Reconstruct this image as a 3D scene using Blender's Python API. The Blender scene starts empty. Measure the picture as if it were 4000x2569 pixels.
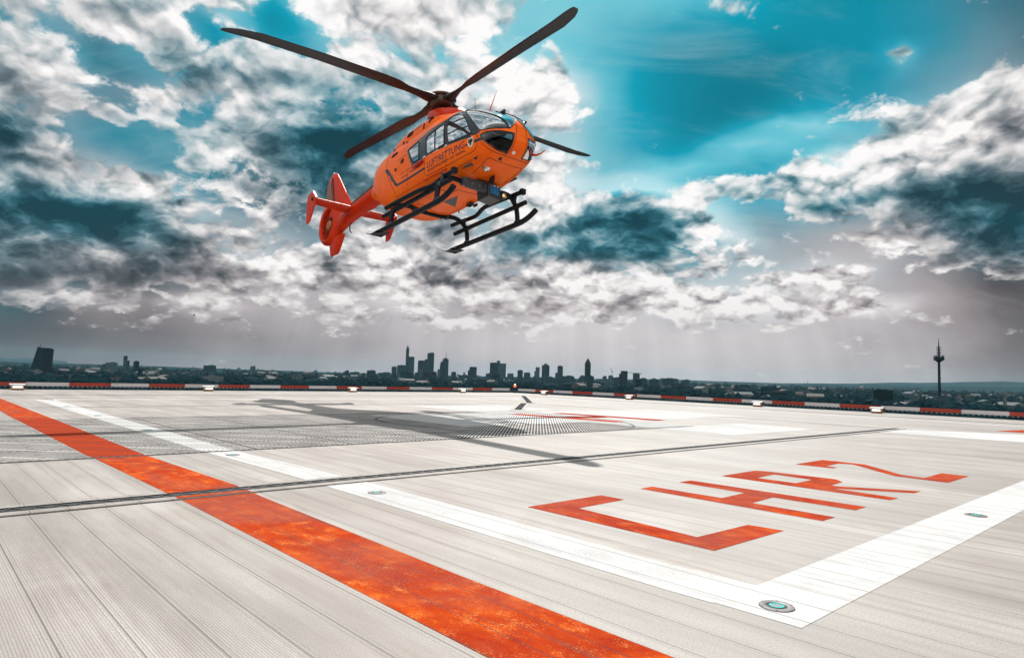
import bpy, bmesh, math, random
import numpy as np
from mathutils import Vector, Matrix
from mathutils.bvhtree import BVHTree
R = math.radians
SC = bpy.context.scene
COL = SC.collection
rng = np.random.default_rng(7)
random.seed(7)

# ------------------------------------------------------------------ camera
CAM_H, FPX, PITCH, ROLL, HEAD = 0.74, 2592.735, 0.0718056, 0.0284765, 0.8279104
CW, CH = 4000.0, 2569.0
_f = np.array([math.cos(HEAD)*math.cos(PITCH), math.sin(HEAD)*math.cos(PITCH), math.sin(PITCH)])
_r = np.array([math.sin(HEAD), -math.cos(HEAD), 0.0]); _u = np.cross(_r, _f)
_r, _u = math.cos(ROLL)*_r+math.sin(ROLL)*_u, -math.sin(ROLL)*_r+math.cos(ROLL)*_u
cam = bpy.data.objects.new('camera', bpy.data.cameras.new('camera'))
COL.objects.link(cam); SC.camera = cam
cam.data.sensor_width = 36; cam.data.lens = 36*FPX/CW
cam.data.clip_start = 0.05; cam.data.clip_end = 120000
cam.matrix_world = Matrix(((_r[0], _u[0], -_f[0], 0), (_r[1], _u[1], -_f[1], 0), (_r[2], _u[2], -_f[2], CAM_H), (0, 0, 0, 1)))
def bearing(px, py):            # survey: direction in which a feature of the place lies
    return (px-CW/2)/FPX*_r+(CH/2-py)/FPX*_u+_f

# ------------------------------------------------------------------ light
SC.view_settings.view_transform = 'Standard'; SC.view_settings.look = 'None'
SC.view_settings.gamma = 1.0
EXPO = 0.52
HAZE_D = 1.8e-5
SC.view_settings.exposure = EXPO
SUN_AZ, SUN_EL = R(45.66), R(54.15)
sv = Vector((math.cos(SUN_AZ)*math.cos(SUN_EL), math.sin(SUN_AZ)*math.cos(SUN_EL), math.sin(SUN_EL)))
sl = bpy.data.lights.new('sun', 'SUN'); sl.energy = 4.0; sl.angle = R(0.53); sl.color = (1.0, 0.955, 0.90)
so = bpy.data.objects.new('sun', sl); COL.objects.link(so)
so.rotation_euler = sv.to_track_quat('Z', 'Y').to_euler()

# ------------------------------------------------------------------ sky (world nodes)
W = bpy.data.worlds.new('World'); SC.world = W; W.use_nodes = True
NT = W.node_tree; NT.nodes.clear()
def nd(t, **k):
    n = NT.nodes.new(t)
    for a, v in k.items(): setattr(n, a, v)
    return n
def lk(a, b): NT.links.new(a, b)
def ins(sock, v):
    if hasattr(v, 'is_linked') or isinstance(v, bpy.types.NodeSocket): lk(v, sock)
    else: sock.default_value = v
def M(op, a, b=0.0, c=None, clamp=False):
    n = nd('ShaderNodeMath', operation=op, use_clamp=clamp)
    ins(n.inputs[0], a); ins(n.inputs[1], b)
    if c is not None: ins(n.inputs[2], c)
    return n.outputs[0]
def VM(op, a, b=(0, 0, 0), scale=None):
    n = nd('ShaderNodeVectorMath', operation=op)
    ins(n.inputs[0], a)
    if op != 'SCALE': ins(n.inputs[1], b)
    if scale is not None: ins(n.inputs['Scale'], scale)
    return n.outputs['Value'] if op in ('DOT_PRODUCT', 'LENGTH') else n.outputs[0]
def MIX(f, a, b):
    n = nd('ShaderNodeMix', data_type='RGBA')
    ins(n.inputs[0], f); ins(n.inputs[6], a); ins(n.inputs[7], b)
    return n.outputs[2]
def SMOOTH(x, a, b):
    n = nd('ShaderNodeMapRange', interpolation_type='SMOOTHSTEP')
    ins(n.inputs[0], x); n.inputs[1].default_value = a; n.inputs[2].default_value = b
    return n.outputs[0]
def RAMP(x, stops, interp='LINEAR'):
    n = nd('ShaderNodeValToRGB'); cr = n.color_ramp; cr.interpolation = interp
    while len(cr.elements) < len(stops): cr.elements.new(0.5)
    for e, (p, c) in zip(cr.elements, stops):
        e.position = p; e.color = (c[0], c[1], c[2], 1)
    ins(n.inputs[0], x)
    return n.outputs[0]
def NOISE(vec, scale, detail, rough, lac=2.0, dist=0.0):
    n = nd('ShaderNodeTexNoise'); ins(n.inputs['Vector'], vec)
    n.inputs['Scale'].default_value = scale; n.inputs['Detail'].default_value = detail
    n.inputs['Roughness'].default_value = rough; n.inputs['Lacunarity'].default_value = lac
    n.inputs['Distortion'].default_value = dist
    return n
# how much cloud stands where: rows every 120, columns every 200 survey units; C cover, D depth of tone, T teal share
_C = """878688799853234432343
469978399962111111222
883789886632111111235
899999656984111123699
983368999884111126899
997468988885111279999
899948998753215999999
999986588888896259999
999988478888883224789
888998899999765563222
555544677788877665311
111111222222111111111
111111111111111111111"""
_D = """433531111122223455567
642222311222345555556
335543423322356655444
345333664111356654433
836655775222356544223
543654764332355431235
652265864432334432468
887534555323552434678
765642433456773333578
877654333432222213456
765543332332121122345
766655443332222223345
655544433322222223345"""
_T = """545766933599999999865
763366942489999999854
459876679889999999643
333345999444999998642
949986897555999998422
533884876555899995333
743284865555799977775
999633333347997655589
532322322367994321257
532211111111233211000
310000000000011100000
000000000000000000000
000000000000000000000"""
def _grid(t): return np.array([[int(c)/9 for c in l] for l in t.split()])
GC, GD, GT = _grid(_C), _grid(_D), _grid(_T)
# single clouds and gaps: x, y, rx, ry, tilt, channel, change
BLOBS = [(3480, 195, 46, 54, 0, 'C', 1.0), (3480, 195, 36, 40, 0, 'D', -.35),
 (850, 120, 100, 70, 20, 'C', -.55), (850, 120, 110, 70, 20, 'T', .5), (850, 120, 100, 60, 20, 'D', .35),
 (1100, 60, 80, 110, -40, 'C', -.7), (1100, 60, 90, 120, -40, 'T', .5), (1100, 60, 80, 100, -40, 'D', .4),
 (380, 200, 170, 70, 40, 'C', -.34), (520, 270, 130, 60, 30, 'C', -.3), (380, 200, 130, 50, 40, 'D', .3),
 (330, 470, 150, 55, 25, 'C', -.3), (560, 560, 180, 80, 10, 'C', -.26), (1250, 520, 200, 110, 15, 'D', .35), (1250, 520, 200, 110, 15, 'T', .2),
 (1150, 640, 170, 90, 25, 'D', .35), (1150, 640, 170, 90, 25, 'C', .2), (60, 480, 120, 80, 10, 'D', .4),
 (420, 240, 60, 30, 20, 'D', .2), (100, 830, 200, 90, 5, 'D', .3), (430, 880, 210, 60, 6, 'D', .45), (430, 880, 220, 70, 6, 'T', .5), (480, 760, 130, 60, 20, 'D', -.2),
 (700, 780, 120, 60, 30, 'D', -.2), (1050, 770, 150, 60, 18, 'D', .35), (760, 940, 110, 25, 0, 'D', .35), (600, 1020, 130, 40, 8, 'D', .35), (470, 1090, 150, 35, 5, 'D', .3),
 (250, 1150, 300, 18, 3, 'C', .35), (250, 1152, 300, 14, 3, 'D', -.35), (780, 1190, 110, 26, 4, 'C', .4), (780, 1188, 110, 20, 4, 'D', -.4), (1200, 1050, 300, 30, 8, 'D', -.3),
 (1650, 1060, 330, 36, 6, 'C', .3), (1650, 1050, 330, 30, 6, 'D', -.3), (1620, 1105, 260, 20, 2, 'D', .25), (1950, 1110, 110, 24, 5, 'D', .2),
 (1500, 1170, 130, 26, 3, 'D', -.28), (1970, 1180, 170, 26, 2, 'D', -.3), (1960, 1200, 150, 18, 2, 'D', .3), (1500, 1200, 150, 16, 2, 'D', .25),
 (2250, 1160, 200, 50, 8, 'C', .3), (2250, 1140, 180, 34, 8, 'D', -.28), (2400, 1210, 180, 22, 4, 'D', .25),
 (2480, 870, 150, 70, 4, 'D', .45), (2480, 870, 150, 70, 4, 'T', .7), (2400, 975, 260, 26, -3, 'D', .45), (2400, 975, 260, 26, -3, 'T', .7), (2480, 860, 300, 120, 5, 'C', .4),
 (2480, 770, 260, 40, 5, 'D', -.35), (2700, 850, 120, 80, 25, 'D', -.3), (2050, 960, 120, 36, 0, 'D', .3), (2050, 960, 120, 36, 0, 'T', .4), (2150, 860, 130, 50, 0, 'D', -.25),
 (2000, 330, 330, 75, 4, 'C', .35), (2000, 330, 330, 70, 4, 'D', -.25), (1700, 300, 120, 80, 40, 'C', .3), (2170, 290, 40, 60, 30, 'C', .4), (1760, 180, 130, 120, 0, 'C', -.35), (1690, 230, 60, 60, 0, 'C', .4),
 (2180, 680, 120, 160, 20, 'C', .3), (2180, 680, 100, 150, 20, 'D', -.2), (2800, 890, 160, 40, 14, 'C', .4), (2800, 890, 160, 40, 14, 'D', -.4), (2640, 800, 60, 90, 10, 'C', .3),
 (3250, 640, 220, 40, -14, 'C', .5), (3250, 640, 220, 50, -14, 'D', -.3), (3600, 480, 260, 70, -30, 'C', .5), (3600, 500, 240, 60, -30, 'D', -.2), (3880, 260, 110, 70, -30, 'C', .55),
 (3290, 790, 120, 34, -5, 'D', .6), (3290, 790, 120, 34, -5, 'T', .7), (3500, 860, 130, 30, 0, 'D', .3), (3850, 880, 260, 60, -4, 'D', .3), (3680, 740, 200, 40, 0, 'D', .3), (3700, 560, 200, 80, -10, 'D', -.05),
 (3440, 960, 30, 50, 0, 'C', .7), (3440, 960, 30, 50, 0, 'D', -.35), (3020, 1085, 60, 22, 0, 'C', .6), (3020, 1080, 60, 22, 0, 'D', -.3), (3250, 1090, 110, 40, 5, 'C', .6), (3250, 1080, 110, 34, 5, 'D', -.35), (3250, 1120, 80, 12, 3, 'D', .2),
 (3080, 1140, 150, 30, 3, 'C', .6), (3080, 1132, 150, 24, 3, 'D', -.35), (3090, 1160, 110, 12, 0, 'D', .25), (2770, 1150, 190, 30, 0, 'C', .5), (2770, 1142, 190, 24, 0, 'D', -.35), (2800, 1225, 200, 32, 0, 'C', .5), (2800, 1212, 200, 22, 0, 'D', -.35), (2820, 1248, 170, 14, 0, 'D', .25),
 (3400, 1210, 190, 36, 5, 'C', .65), (3390, 1194, 180, 22, 5, 'D', -.4), (3420, 1228, 170, 14, 4, 'D', .3), (3680, 1238, 110, 16, 3, 'C', .5), (3160, 1225, 50, 10, 0, 'C', .5),
 (3300, 230, 900, 260, 6, 'C', -.12), (2780, 330, 420, 230, -10, 'D', .1), (3160, 300, 60, 400, 0, 'D', .0), (2900, 25, 280, 40, 12, 'C', .3), (3120, 500, 360, 60, -14, 'D', -.25), (2760, 620, 420, 60, -18, 'D', -.25), (3200, 900, 380, 90, 0, 'T', -.2),
 (3500, 640, 130, 60, -10, 'D', -.2), (3720, 560, 220, 110, -20, 'D', -.18), (3900, 420, 160, 140, -30, 'D', -.15), (3250, 680, 150, 40, -10, 'D', -.25), (3600, 640, 420, 110, -22, 'C', .35), (3620, 745, 130, 40, 0, 'D', .25), (3860, 820, 200, 70, 0, 'D', .2), (3420, 800, 120, 60, 20, 'D', -.12), (2960, 820, 120, 60, 0, 'C', -.5), (2960, 880, 160, 50, 0, 'C', -.3), (3950, 1000, 180, 400, 0, 'D', .18), (120, 1200, 260, 300, 0, 'D', .1), (2250, 1330, 900, 90, 2, 'D', -.1)]
def sky_map(px, py):
    def s(G):
        x = np.clip(px/200, 0, 19.999); y = np.clip(py/120, 0, 11.999); i = x.astype(int); j = y.astype(int); a = x-i; b = y-j
        return (G[j, i]*(1-a)+G[j, i+1]*a)*(1-b)+(G[j+1, i]*(1-a)+G[j+1, i+1]*a)*b
    ch = {'C': s(GC), 'D': s(GD), 'T': s(GT)}
    for x, y, rx, ry, t, k, v in BLOBS:
        c, q = math.cos(R(t)), math.sin(R(t)); dx = px-x; dy = py-y
        e = ((dx*c+dy*q)/rx)**2+((-dx*q+dy*c)/ry)**2
        ch[k] = ch[k]+v*np.exp(-e*0.9)
    return np.clip(np.stack([ch['C'], ch['D'], ch['T']], -1), 0, 1)
AZ0, AZ1, EL0, EL1, NROW, NCOL = -46.0, 46.0, -1.0, 33.0, 30, 60
GEN = nd('ShaderNodeTexCoord').outputs['Generated']
D3 = VM('NORMALIZE', GEN)
RGT = (math.sin(HEAD), -math.cos(HEAD), 0); FWD = (math.cos(HEAD), math.sin(HEAD), 0)
LX = VM('DOT_PRODUCT', D3, RGT); LY = VM('DOT_PRODUCT', D3, FWD)
SEP = nd('ShaderNodeSeparateXYZ'); lk(D3, SEP.inputs[0]); ZZ = M('MAXIMUM', SEP.outputs[2], -0.02)
AZ = M('MULTIPLY', M('ARCTAN2', LX, LY), 180/math.pi); EL = M('MULTIPLY', M('ARCSINE', ZZ), 180/math.pi)
# overhead layer coordinates (flattened towards the horizon)
INV = M('DIVIDE', 1.0, M('ADD', ZZ, 0.48))
CMB = nd('ShaderNodeCombineXYZ'); lk(M('MULTIPLY', LX, INV), CMB.inputs[0]); lk(M('MULTIPLY', LY, INV), CMB.inputs[1]); P2 = CMB.outputs[0]
WRP = NOISE(P2, 4.2, 4, 0.55)
WV = VM('SUBTRACT', WRP.outputs['Color'], (0.5, 0.5, 0.5))
WS = nd('ShaderNodeSeparateXYZ'); lk(WV, WS.inputs[0])
AZW = M('ADD', AZ, M('MULTIPLY', WS.outputs[0], 5.0)); ELW = M('ADD', EL, M('MULTIPLY', M('MULTIPLY', WS.outputs[1], 4.5), SMOOTH(EL, 0.0, 16.0)))
FA = M('MULTIPLY', M('SUBTRACT', AZW, AZ0), 1/(AZ1-AZ0), clamp=True)
ER = M('MULTIPLY', M('SUBTRACT', ELW, EL0), (NROW-1)/(EL1-EL0))
ER = M('MINIMUM', M('MAXIMUM', ER, 0.0), NROW-1.001)
FA2 = M('MULTIPLY', FA, 2.0); FB = M('SUBTRACT', FA2, 1.0, clamp=True); FAc = M('MINIMUM', FA2, 1.0); HALF = M('GREATER_THAN', FA, 0.5)
_acc = None
half = NCOL//2
for r in range(NROW):
    el = R(EL0+(EL1-EL0)*r/(NROW-1)); rows = []
    for hf in range(2):
        st = []
        for c in range(half):
            az = R(AZ0+(AZ1-AZ0)*(hf*0.5+0.5*c/(half-1)))
            d = np.array(RGT)*math.sin(az)*math.cos(el)+np.array(FWD)*math.cos(az)*math.cos(el)+np.array([0, 0, math.sin(el)])
            px = CW/2+FPX*(d@_r)/(d@_f); py = CH/2-FPX*(d@_u)/(d@_f)
            st.append((c/(half-1), sky_map(np.array(px), np.array(py))))
        rows.append(RAMP(FAc if hf == 0 else FB, st))
    row = MIX(HALF, rows[0], rows[1])
    wgt = M('SUBTRACT', 1.0, M('ABSOLUTE', M('SUBTRACT', ER, float(r))), clamp=True)
    v = VM('SCALE', row, scale=wgt)
    _acc = v if _acc is None else VM('ADD', _acc, v)
CS = nd('ShaderNodeSeparateXYZ'); lk(_acc, CS.inputs[0])
CC, DD, TT = CS.outputs
P2W = VM('ADD', P2, VM('SCALE', WV, scale=0.11))
def WORLEY(vec, scale, det):
    n = nd('ShaderNodeTexVoronoi', voronoi_dimensions='2D', feature='F1'); n.normalize = True
    ins(n.inputs['Vector'], vec); n.inputs['Scale'].default_value = scale; n.inputs['Detail'].default_value = det; n.inputs['Roughness'].default_value = 0.55; n.inputs['Lacunarity'].default_value = 2.15
    return M('SUBTRACT', 1.0, n.outputs['Distance'])
FW = NOISE(P2, 24.0, 4, 0.6).outputs['Color']
P3 = VM('ADD', P2W, VM('SCALE', VM('SUBTRACT', FW, (0.5, 0.5, 0.5)), scale=0.034))
N1 = NOISE(P2W, 7.6, 12, 0.60).outputs[0]
W1 = WORLEY(P3, 12.0, 5.0); W2 = WORLEY(VM('SCALE', P3, scale=0.980), 12.0, 2.0); W1S = WORLEY(P3, 12.0, 2.0)
N3 = NOISE(P2W, 3.0, 3, 0.5).outputs[0]; N4 = NOISE(P2W, 8.6, 4, 0.5).outputs[0]
DEN = M('ADD', M('ADD', M('MULTIPLY', M('SUBTRACT', CC, 0.5), 0.95), M('MULTIPLY', M('SUBTRACT', N1, 0.5), 2.6)), M('MULTIPLY', M('SUBTRACT', W1, 0.72), 0.80))
ALPHA = SMOOTH(DEN, -0.05, 0.22)
LIT = M('ADD', M('MULTIPLY', M('SUBTRACT', W1S, W2), 1.3), M('ADD', M('MULTIPLY', M('SUBTRACT', W1, 0.74), 0.65), M('MULTIPLY', M('SUBTRACT', N1, N4), 0.7)))
THK = SMOOTH(DEN, 0.05, 0.75)
DK = M('ADD', M('MULTIPLY', M('ADD', M('MULTIPLY', DD, 0.86), 0.12), M('ADD', 0.50, M('MULTIPLY', THK, 0.62))), M('MULTIPLY', M('SUBTRACT', N4, 0.5), 0.60))
DK = M('SUBTRACT', DK, M('MULTIPLY', LIT, M('SUBTRACT', 1.2, M('MULTIPLY', DD, 0.75))), clamp=True)
CLM = RAMP(DK, [(0, (1.0, .965, .955)), (.2, (.74, .69, .685)), (.42, (.44, .395, .40)), (.62, (.21, .18, .19)), (.8, (.085, .082, .09)), (1, (.02, .026, .03))])
CLT = RAMP(DK, [(0, (1.0, .985, .98)), (.2, (.80, .82, .83)), (.42, (.36, .50, .54)), (.62, (.085, .24, .30)), (.8, (.020, .115, .155)), (1, (.006, .050, .072))])
LOWF = M('MULTIPLY', M('SUBTRACT', 1.0, SMOOTH(EL, 0.5, 10.0)), 0.55)
CLD = MIX(LOWF, MIX(TT, CLM, CLT), MIX(DD, (.62, .57, .575, 1), (.13, .11, .118, 1)))
DS = M('ADD', DD, M('MULTIPLY', M('SUBTRACT', N3, 0.5), 0.25), clamp=True)
SKM = RAMP(DS, [(0, (.80, .75, .76)), (.3, (.50, .455, .47)), (.5, (.29, .25, .26)), (.75, (.10, .086, .092)), (1, (.03, .028, .032))])
SKT = RAMP(DS, [(0, (.62, .88, .92)), (.25, (.14, .56, .67)), (.45, (.0, .33, .46)), (.65, (0, .22, .31)), (.85, (0, .12, .17)), (1, (0, .04, .06))])
SKY = MIX(TT, SKM, SKT)
# thin veil of high cloud in the clear part
VEIL = SMOOTH(NOISE(VM('MULTIPLY', P2, (1.0, 3.4, 1.0)), 2.6, 8, 0.62, dist=0.6).outputs[0], 0.46, 0.78)
SKY = MIX(M('MULTIPLY', M('MULTIPLY', VEIL, SMOOTH(EL, 2.0, 11.0)), 0.32), SKY, MIX(TT, (.62, .585, .59, 1), (.50, .72, .76, 1)))
# faint shafts of light fanning out from under the sun, and a bright unseen sky added behind the camera to light the helicopter
sx = Vector((-math.sin(SUN_AZ), math.cos(SUN_AZ), 0)); sy = sv.cross(sx)
RAYA = M('ARCTAN2', VM('DOT_PRODUCT', D3, tuple(sx)), M('ABSOLUTE', VM('DOT_PRODUCT', D3, tuple(sy))))
RC = nd('ShaderNodeCombineXYZ'); lk(RAYA, RC.inputs[0]); RAY = NOISE(RC.outputs[0], 16.0, 3, 0.6).outputs[0]
RAYF = M('MULTIPLY', M('SUBTRACT', RAY, 0.5), M('MULTIPLY', M('SUBTRACT', 1.0, SMOOTH(EL, 3.0, 15.0)), 0.5))
SKY = VM('SCALE', SKY, scale=M('ADD', 1.0, RAYF))
RGBSKY = MIX(ALPHA, SKY, CLD)
BACK = M('MULTIPLY', SMOOTH(M('MULTIPLY', LY, -1.0), 0.0, 0.45), SMOOTH(EL, 1.0, 12.0))
RGBSKY = MIX(M('MULTIPLY', BACK, 0.85), RGBSKY, (1.8, 1.74, 1.70, 1))
NISH = nd('ShaderNodeTexSky', sky_type='NISHITA', sun_disc=False)
NISH.sun_elevation = SUN_EL; NISH.sun_rotation = math.pi/2-SUN_AZ
TINT = VM('MULTIPLY', NISH.outputs[0], (0.06, 0.60, 0.60))
BG = nd('ShaderNodeBackground'); BG.inputs['Strength'].default_value = 0.10
SCALED = VM('SCALE', RGBSKY, scale=10.0*2**(-EXPO))
TOT = MIX(M('MULTIPLY', M('MULTIPLY', M('SUBTRACT', 1.0, ALPHA), TT), 0.12), SCALED, TINT)
lk(TOT, BG.inputs['Color'])
OUT = nd('ShaderNodeOutputWorld'); lk(BG.outputs[0], OUT.inputs['Surface'])

# ------------------------------------------------------------------ helpers
def tag(o, label=None, cat=None, group=None, kind=None):
    for k, v in (('label', label), ('category', cat), ('group', group), ('kind', kind)):
        if v: o[k] = v
    return o
def obj(name, verts, faces, mat=None, parent=None, smooth=False, auto=None):
    me = bpy.data.meshes.new(name)
    me.from_pydata([tuple(v) for v in verts], [], [tuple(f) for f in faces]); me.update()
    o = bpy.data.objects.new(name, me); COL.objects.link(o)
    for m in (mat if isinstance(mat, (list, tuple)) else [mat]):
        if m: me.materials.append(m)
    if parent: o.parent = parent
    if smooth:
        me.polygons.foreach_set('use_smooth', [True]*len(me.polygons))
        if auto: me.set_sharp_from_angle(angle=R(auto))
    return o
def empty(name, loc=(0, 0, 0), rz=0):
    o = bpy.data.objects.new(name, None); COL.objects.link(o); o.location = loc; o.rotation_euler = (0, 0, rz)
    o.empty_display_size = 0.2
    return o
def copy_tree(o, parent=None):
    c = o.copy(); COL.objects.link(c)
    if parent: c.parent = parent
    for ch in list(o.children): copy_tree(ch, c)
    return c
class MB:
    def __init__(s): s.v = []; s.f = []; s.m = []
    def add(s, v, f, m=0):
        n = len(s.v); s.v += [tuple(map(float, p)) for p in v]; s.f += [tuple(i+n for i in q) for q in f]; s.m += [m]*len(f); return s
    def box(s, c, d, rot=None, m=0, taper=1.0, bev=0.0):
        x, y, z = [k/2 for k in d]; t = taper
        if bev:
            b = bev; V = []; 
            for zz, k in ((-z, b), (-z+b, 0), (z-b, 0), (z, b)):
                V += [(-x+k, -y+b, zz), (-x+b, -y+k, zz), (x-b, -y+k, zz), (x-k, -y+b, zz), (x-k, y-b, zz), (x-b, y-k, zz), (-x+b, y-k, zz), (-x+k, y-b, zz)]
            F = [tuple(range(7, -1, -1)), tuple(range(24, 32))]
            for l in range(3):
                for i in range(8): F.append((l*8+i, l*8+(i+1) % 8, l*8+8+(i+1) % 8, l*8+8+i))
        else:
            V = [(-x, -y, -z), (x, -y, -z), (x, y, -z), (-x, y, -z), (-x*t, -y*t, z), (x*t, -y*t, z), (x*t, y*t, z), (-x*t, y*t, z)]
            F = [(3, 2, 1, 0), (4, 5, 6, 7), (0, 1, 5, 4), (1, 2, 6, 5), (2, 3, 7, 6), (3, 0, 4, 7)]
        V = [Vector(p) for p in V]
        if rot is not None: V = [rot @ p for p in V]
        return s.add([p+Vector(c) for p in V], F, m)
    def tube(s, pts, r, n=10, m=0, cap=True, up=None):
        P = [Vector(p) for p in pts]; rr = r if isinstance(r, (list, tuple)) else [r]*len(P)
        V = []; F = []; a = None
        for i, p in enumerate(P):
            d = (P[min(i+1, len(P)-1)]-P[max(i-1, 0)]).normalized()
            if a is None:
                a = d.cross(Vector((0, 0, 1)) if abs(d.z) < .9 else Vector((1, 0, 0))).normalized()
            else: a = (a-d*a.dot(d)).normalized()
            b = d.cross(a)
            for k in range(n):
                t = 2*math.pi*k/n; V.append(p+(a*math.cos(t)+b*math.sin(t))*rr[i])
        for i in range(len(P)-1):
            for k in range(n): F.append((i*n+k, i*n+(k+1) % n, (i+1)*n+(k+1) % n, (i+1)*n+k))
        if cap: F += [tuple(range(n-1, -1, -1)), tuple(range((len(P)-1)*n, len(P)*n))]
        return s.add(V, F, m)
    def lathe(s, prof, c=(0, 0, 0), n=24, rot=None, m=0, cap=True):
        V = []; F = []
        for r, z in prof:
            for k in range(n):
                t = 2*math.pi*k/n; V.append(Vector((r*math.cos(t), r*math.sin(t), z)))
        for i in range(len(prof)-1):
            for k in range(n): F.append((i*n+k, i*n+(k+1) % n, (i+1)*n+(k+1) % n, (i+1)*n+k))
        if cap: F += [tuple(range(n-1, -1, -1)), tuple(range((len(prof)-1)*n, len(prof)*n))]
        if rot is not None: V = [rot @ p for p in V]
        return s.add([p+Vector(c) for p in V], F, m)
    def loft(s, secs, m=0, cap=True):
        n = len(secs[0]); V = [p for q in secs for p in q]; F = []
        for i in range(len(secs)-1):
            for k in range(n): F.append((i*n+k, i*n+(k+1) % n, (i+1)*n+(k+1) % n, (i+1)*n+k))
        if cap: F += [tuple(range(n-1, -1, -1)), tuple(range((len(secs)-1)*n, len(secs)*n))]
        return s.add(V, F, m)
    def prism(s, poly, t0, t1, axis='y', m=0):
        mp = {'y': lambda a, b, t: (a, t, b), 'z': lambda a, b, t: (a, b, t), 'x': lambda a, b, t: (t, a, b)}[axis]
        n = len(poly); V = [mp(a, b, t0) for a, b in poly]+[mp(a, b, t1) for a, b in poly]
        F = [tuple(range(n-1, -1, -1)), tuple(range(n, 2*n))]+[(i, (i+1) % n, n+(i+1) % n, n+i) for i in range(n)]
        return s.add(V, F, m)
    def build(s, name, mat, parent=None, smooth=True, auto=35):
        o = obj(name, s.v, s.f, mat, parent, smooth, auto)
        if any(s.m): o.data.polygons.foreach_set('material_index', s.m)
        bm = bmesh.new(); bm.from_mesh(o.data); bmesh.ops.recalc_face_normals(bm, faces=bm.faces[:])
        bmesh.ops.triangulate(bm, faces=[f for f in bm.faces if len(f.verts) > 6]); bm.to_mesh(o.data); bm.free()
        return o

# ------------------------------------------------------------------ materials
class Mat:
    def __init__(s, name):
        s.m = bpy.data.materials.new(name); s.m.use_nodes = True; s.t = s.m.node_tree
        s.b = s.t.nodes['Principled BSDF']; s.out = s.t.nodes['Material Output']
    def n(s, t, **k):
        x = s.t.nodes.new(t)
        for a, v in k.items(): setattr(x, a, v)
        return x
    def set(s, sock, v):
        if isinstance(v, bpy.types.NodeSocket): s.t.links.new(v, sock)
        else: sock.default_value = v
    def p(s, **k):
        for a, v in k.items():
            nm = {'col': 'Base Color', 'rough': 'Roughness', 'metal': 'Metallic', 'spec': 'Specular IOR Level', 'coat': 'Coat Weight', 'coatr': 'Coat Roughness', 'emit': 'Emission Color', 'es': 'Emission Strength', 'normal': 'Normal', 'alpha': 'Alpha', 'trans': 'Transmission Weight', 'ior': 'IOR'}[a]
            if a in ('col', 'emit') and not isinstance(v, bpy.types.NodeSocket): v = (v[0], v[1], v[2], 1)
            s.set(s.b.inputs[nm], v)
        return s
    def math(s, op, a, b=0.0, clamp=False):
        x = s.n('ShaderNodeMath', operation=op, use_clamp=clamp); s.set(x.inputs[0], a); s.set(x.inputs[1], b); return x.outputs[0]
    def co(s, kind='Object', scale=None):
        c = s.n('ShaderNodeTexCoord').outputs[kind]
        if scale:
            mp = s.n('ShaderNodeMapping'); mp.inputs['Scale'].default_value = scale; s.t.links.new(c, mp.inputs[0]); c = mp.outputs[0]
        return c
    def xyz(s, v):
        x = s.n('ShaderNodeSeparateXYZ'); s.t.links.new(v, x.inputs[0]); return x.outputs
    def noise(s, v, scale, det=5, rough=.55, dist=0):
        x = s.n('ShaderNodeTexNoise'); s.set(x.inputs['Vector'], v); x.inputs['Scale'].default_value = scale
        x.inputs['Detail'].default_value = det; x.inputs['Roughness'].default_value = rough; x.inputs['Distortion'].default_value = dist
        return x.outputs[0]
    def step(s, x, a, b, lo=0.0, hi=1.0):
        r = s.n('ShaderNodeMapRange'); s.set(r.inputs[0], x)
        for i, v in zip((1, 2, 3, 4), (a, b, lo, hi)): s.set(r.inputs[i], v)
        return r.outputs[0]
    def mix(s, f, a, b, mode='MIX'):
        x = s.n('ShaderNodeMix', data_type='RGBA', blend_type=mode); s.set(x.inputs[0], f)
        for i, v in ((6, a), (7, b)): s.set(x.inputs[i], v if isinstance(v, bpy.types.NodeSocket) else (v[0], v[1], v[2], 1))
        return x.outputs[2]
    def fract(s, x, period, off=0.0):
        return s.math('FRACT', s.math('DIVIDE', s.math('ADD', x, -off), period))
    def bump(s, h, dist=0.002, st=1.0):
        b = s.n('ShaderNodeBump'); b.inputs['Distance'].default_value = dist; b.inputs['Strength'].default_value = st
        s.t.links.new(h, b.inputs['Height']); s.set(s.b.inputs['Normal'], b.outputs[0]); return s
def plain(name, col, rough=.5, metal=0.0, spec=.5, var=0.12, scale=3.0, coat=0.0):
    m = Mat(name); n = m.noise(m.co(), scale, 6, .6)
    c = m.mix(m.step(n, .3, .7), [k*(1-var) for k in col], [min(1, k*(1+var)) for k in col])
    m.p(col=c, rough=m.step(n, .3, .7, max(.02, rough-.06), min(1, rough+.06)), metal=metal, spec=spec, coat=coat)
    return m.m

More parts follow.
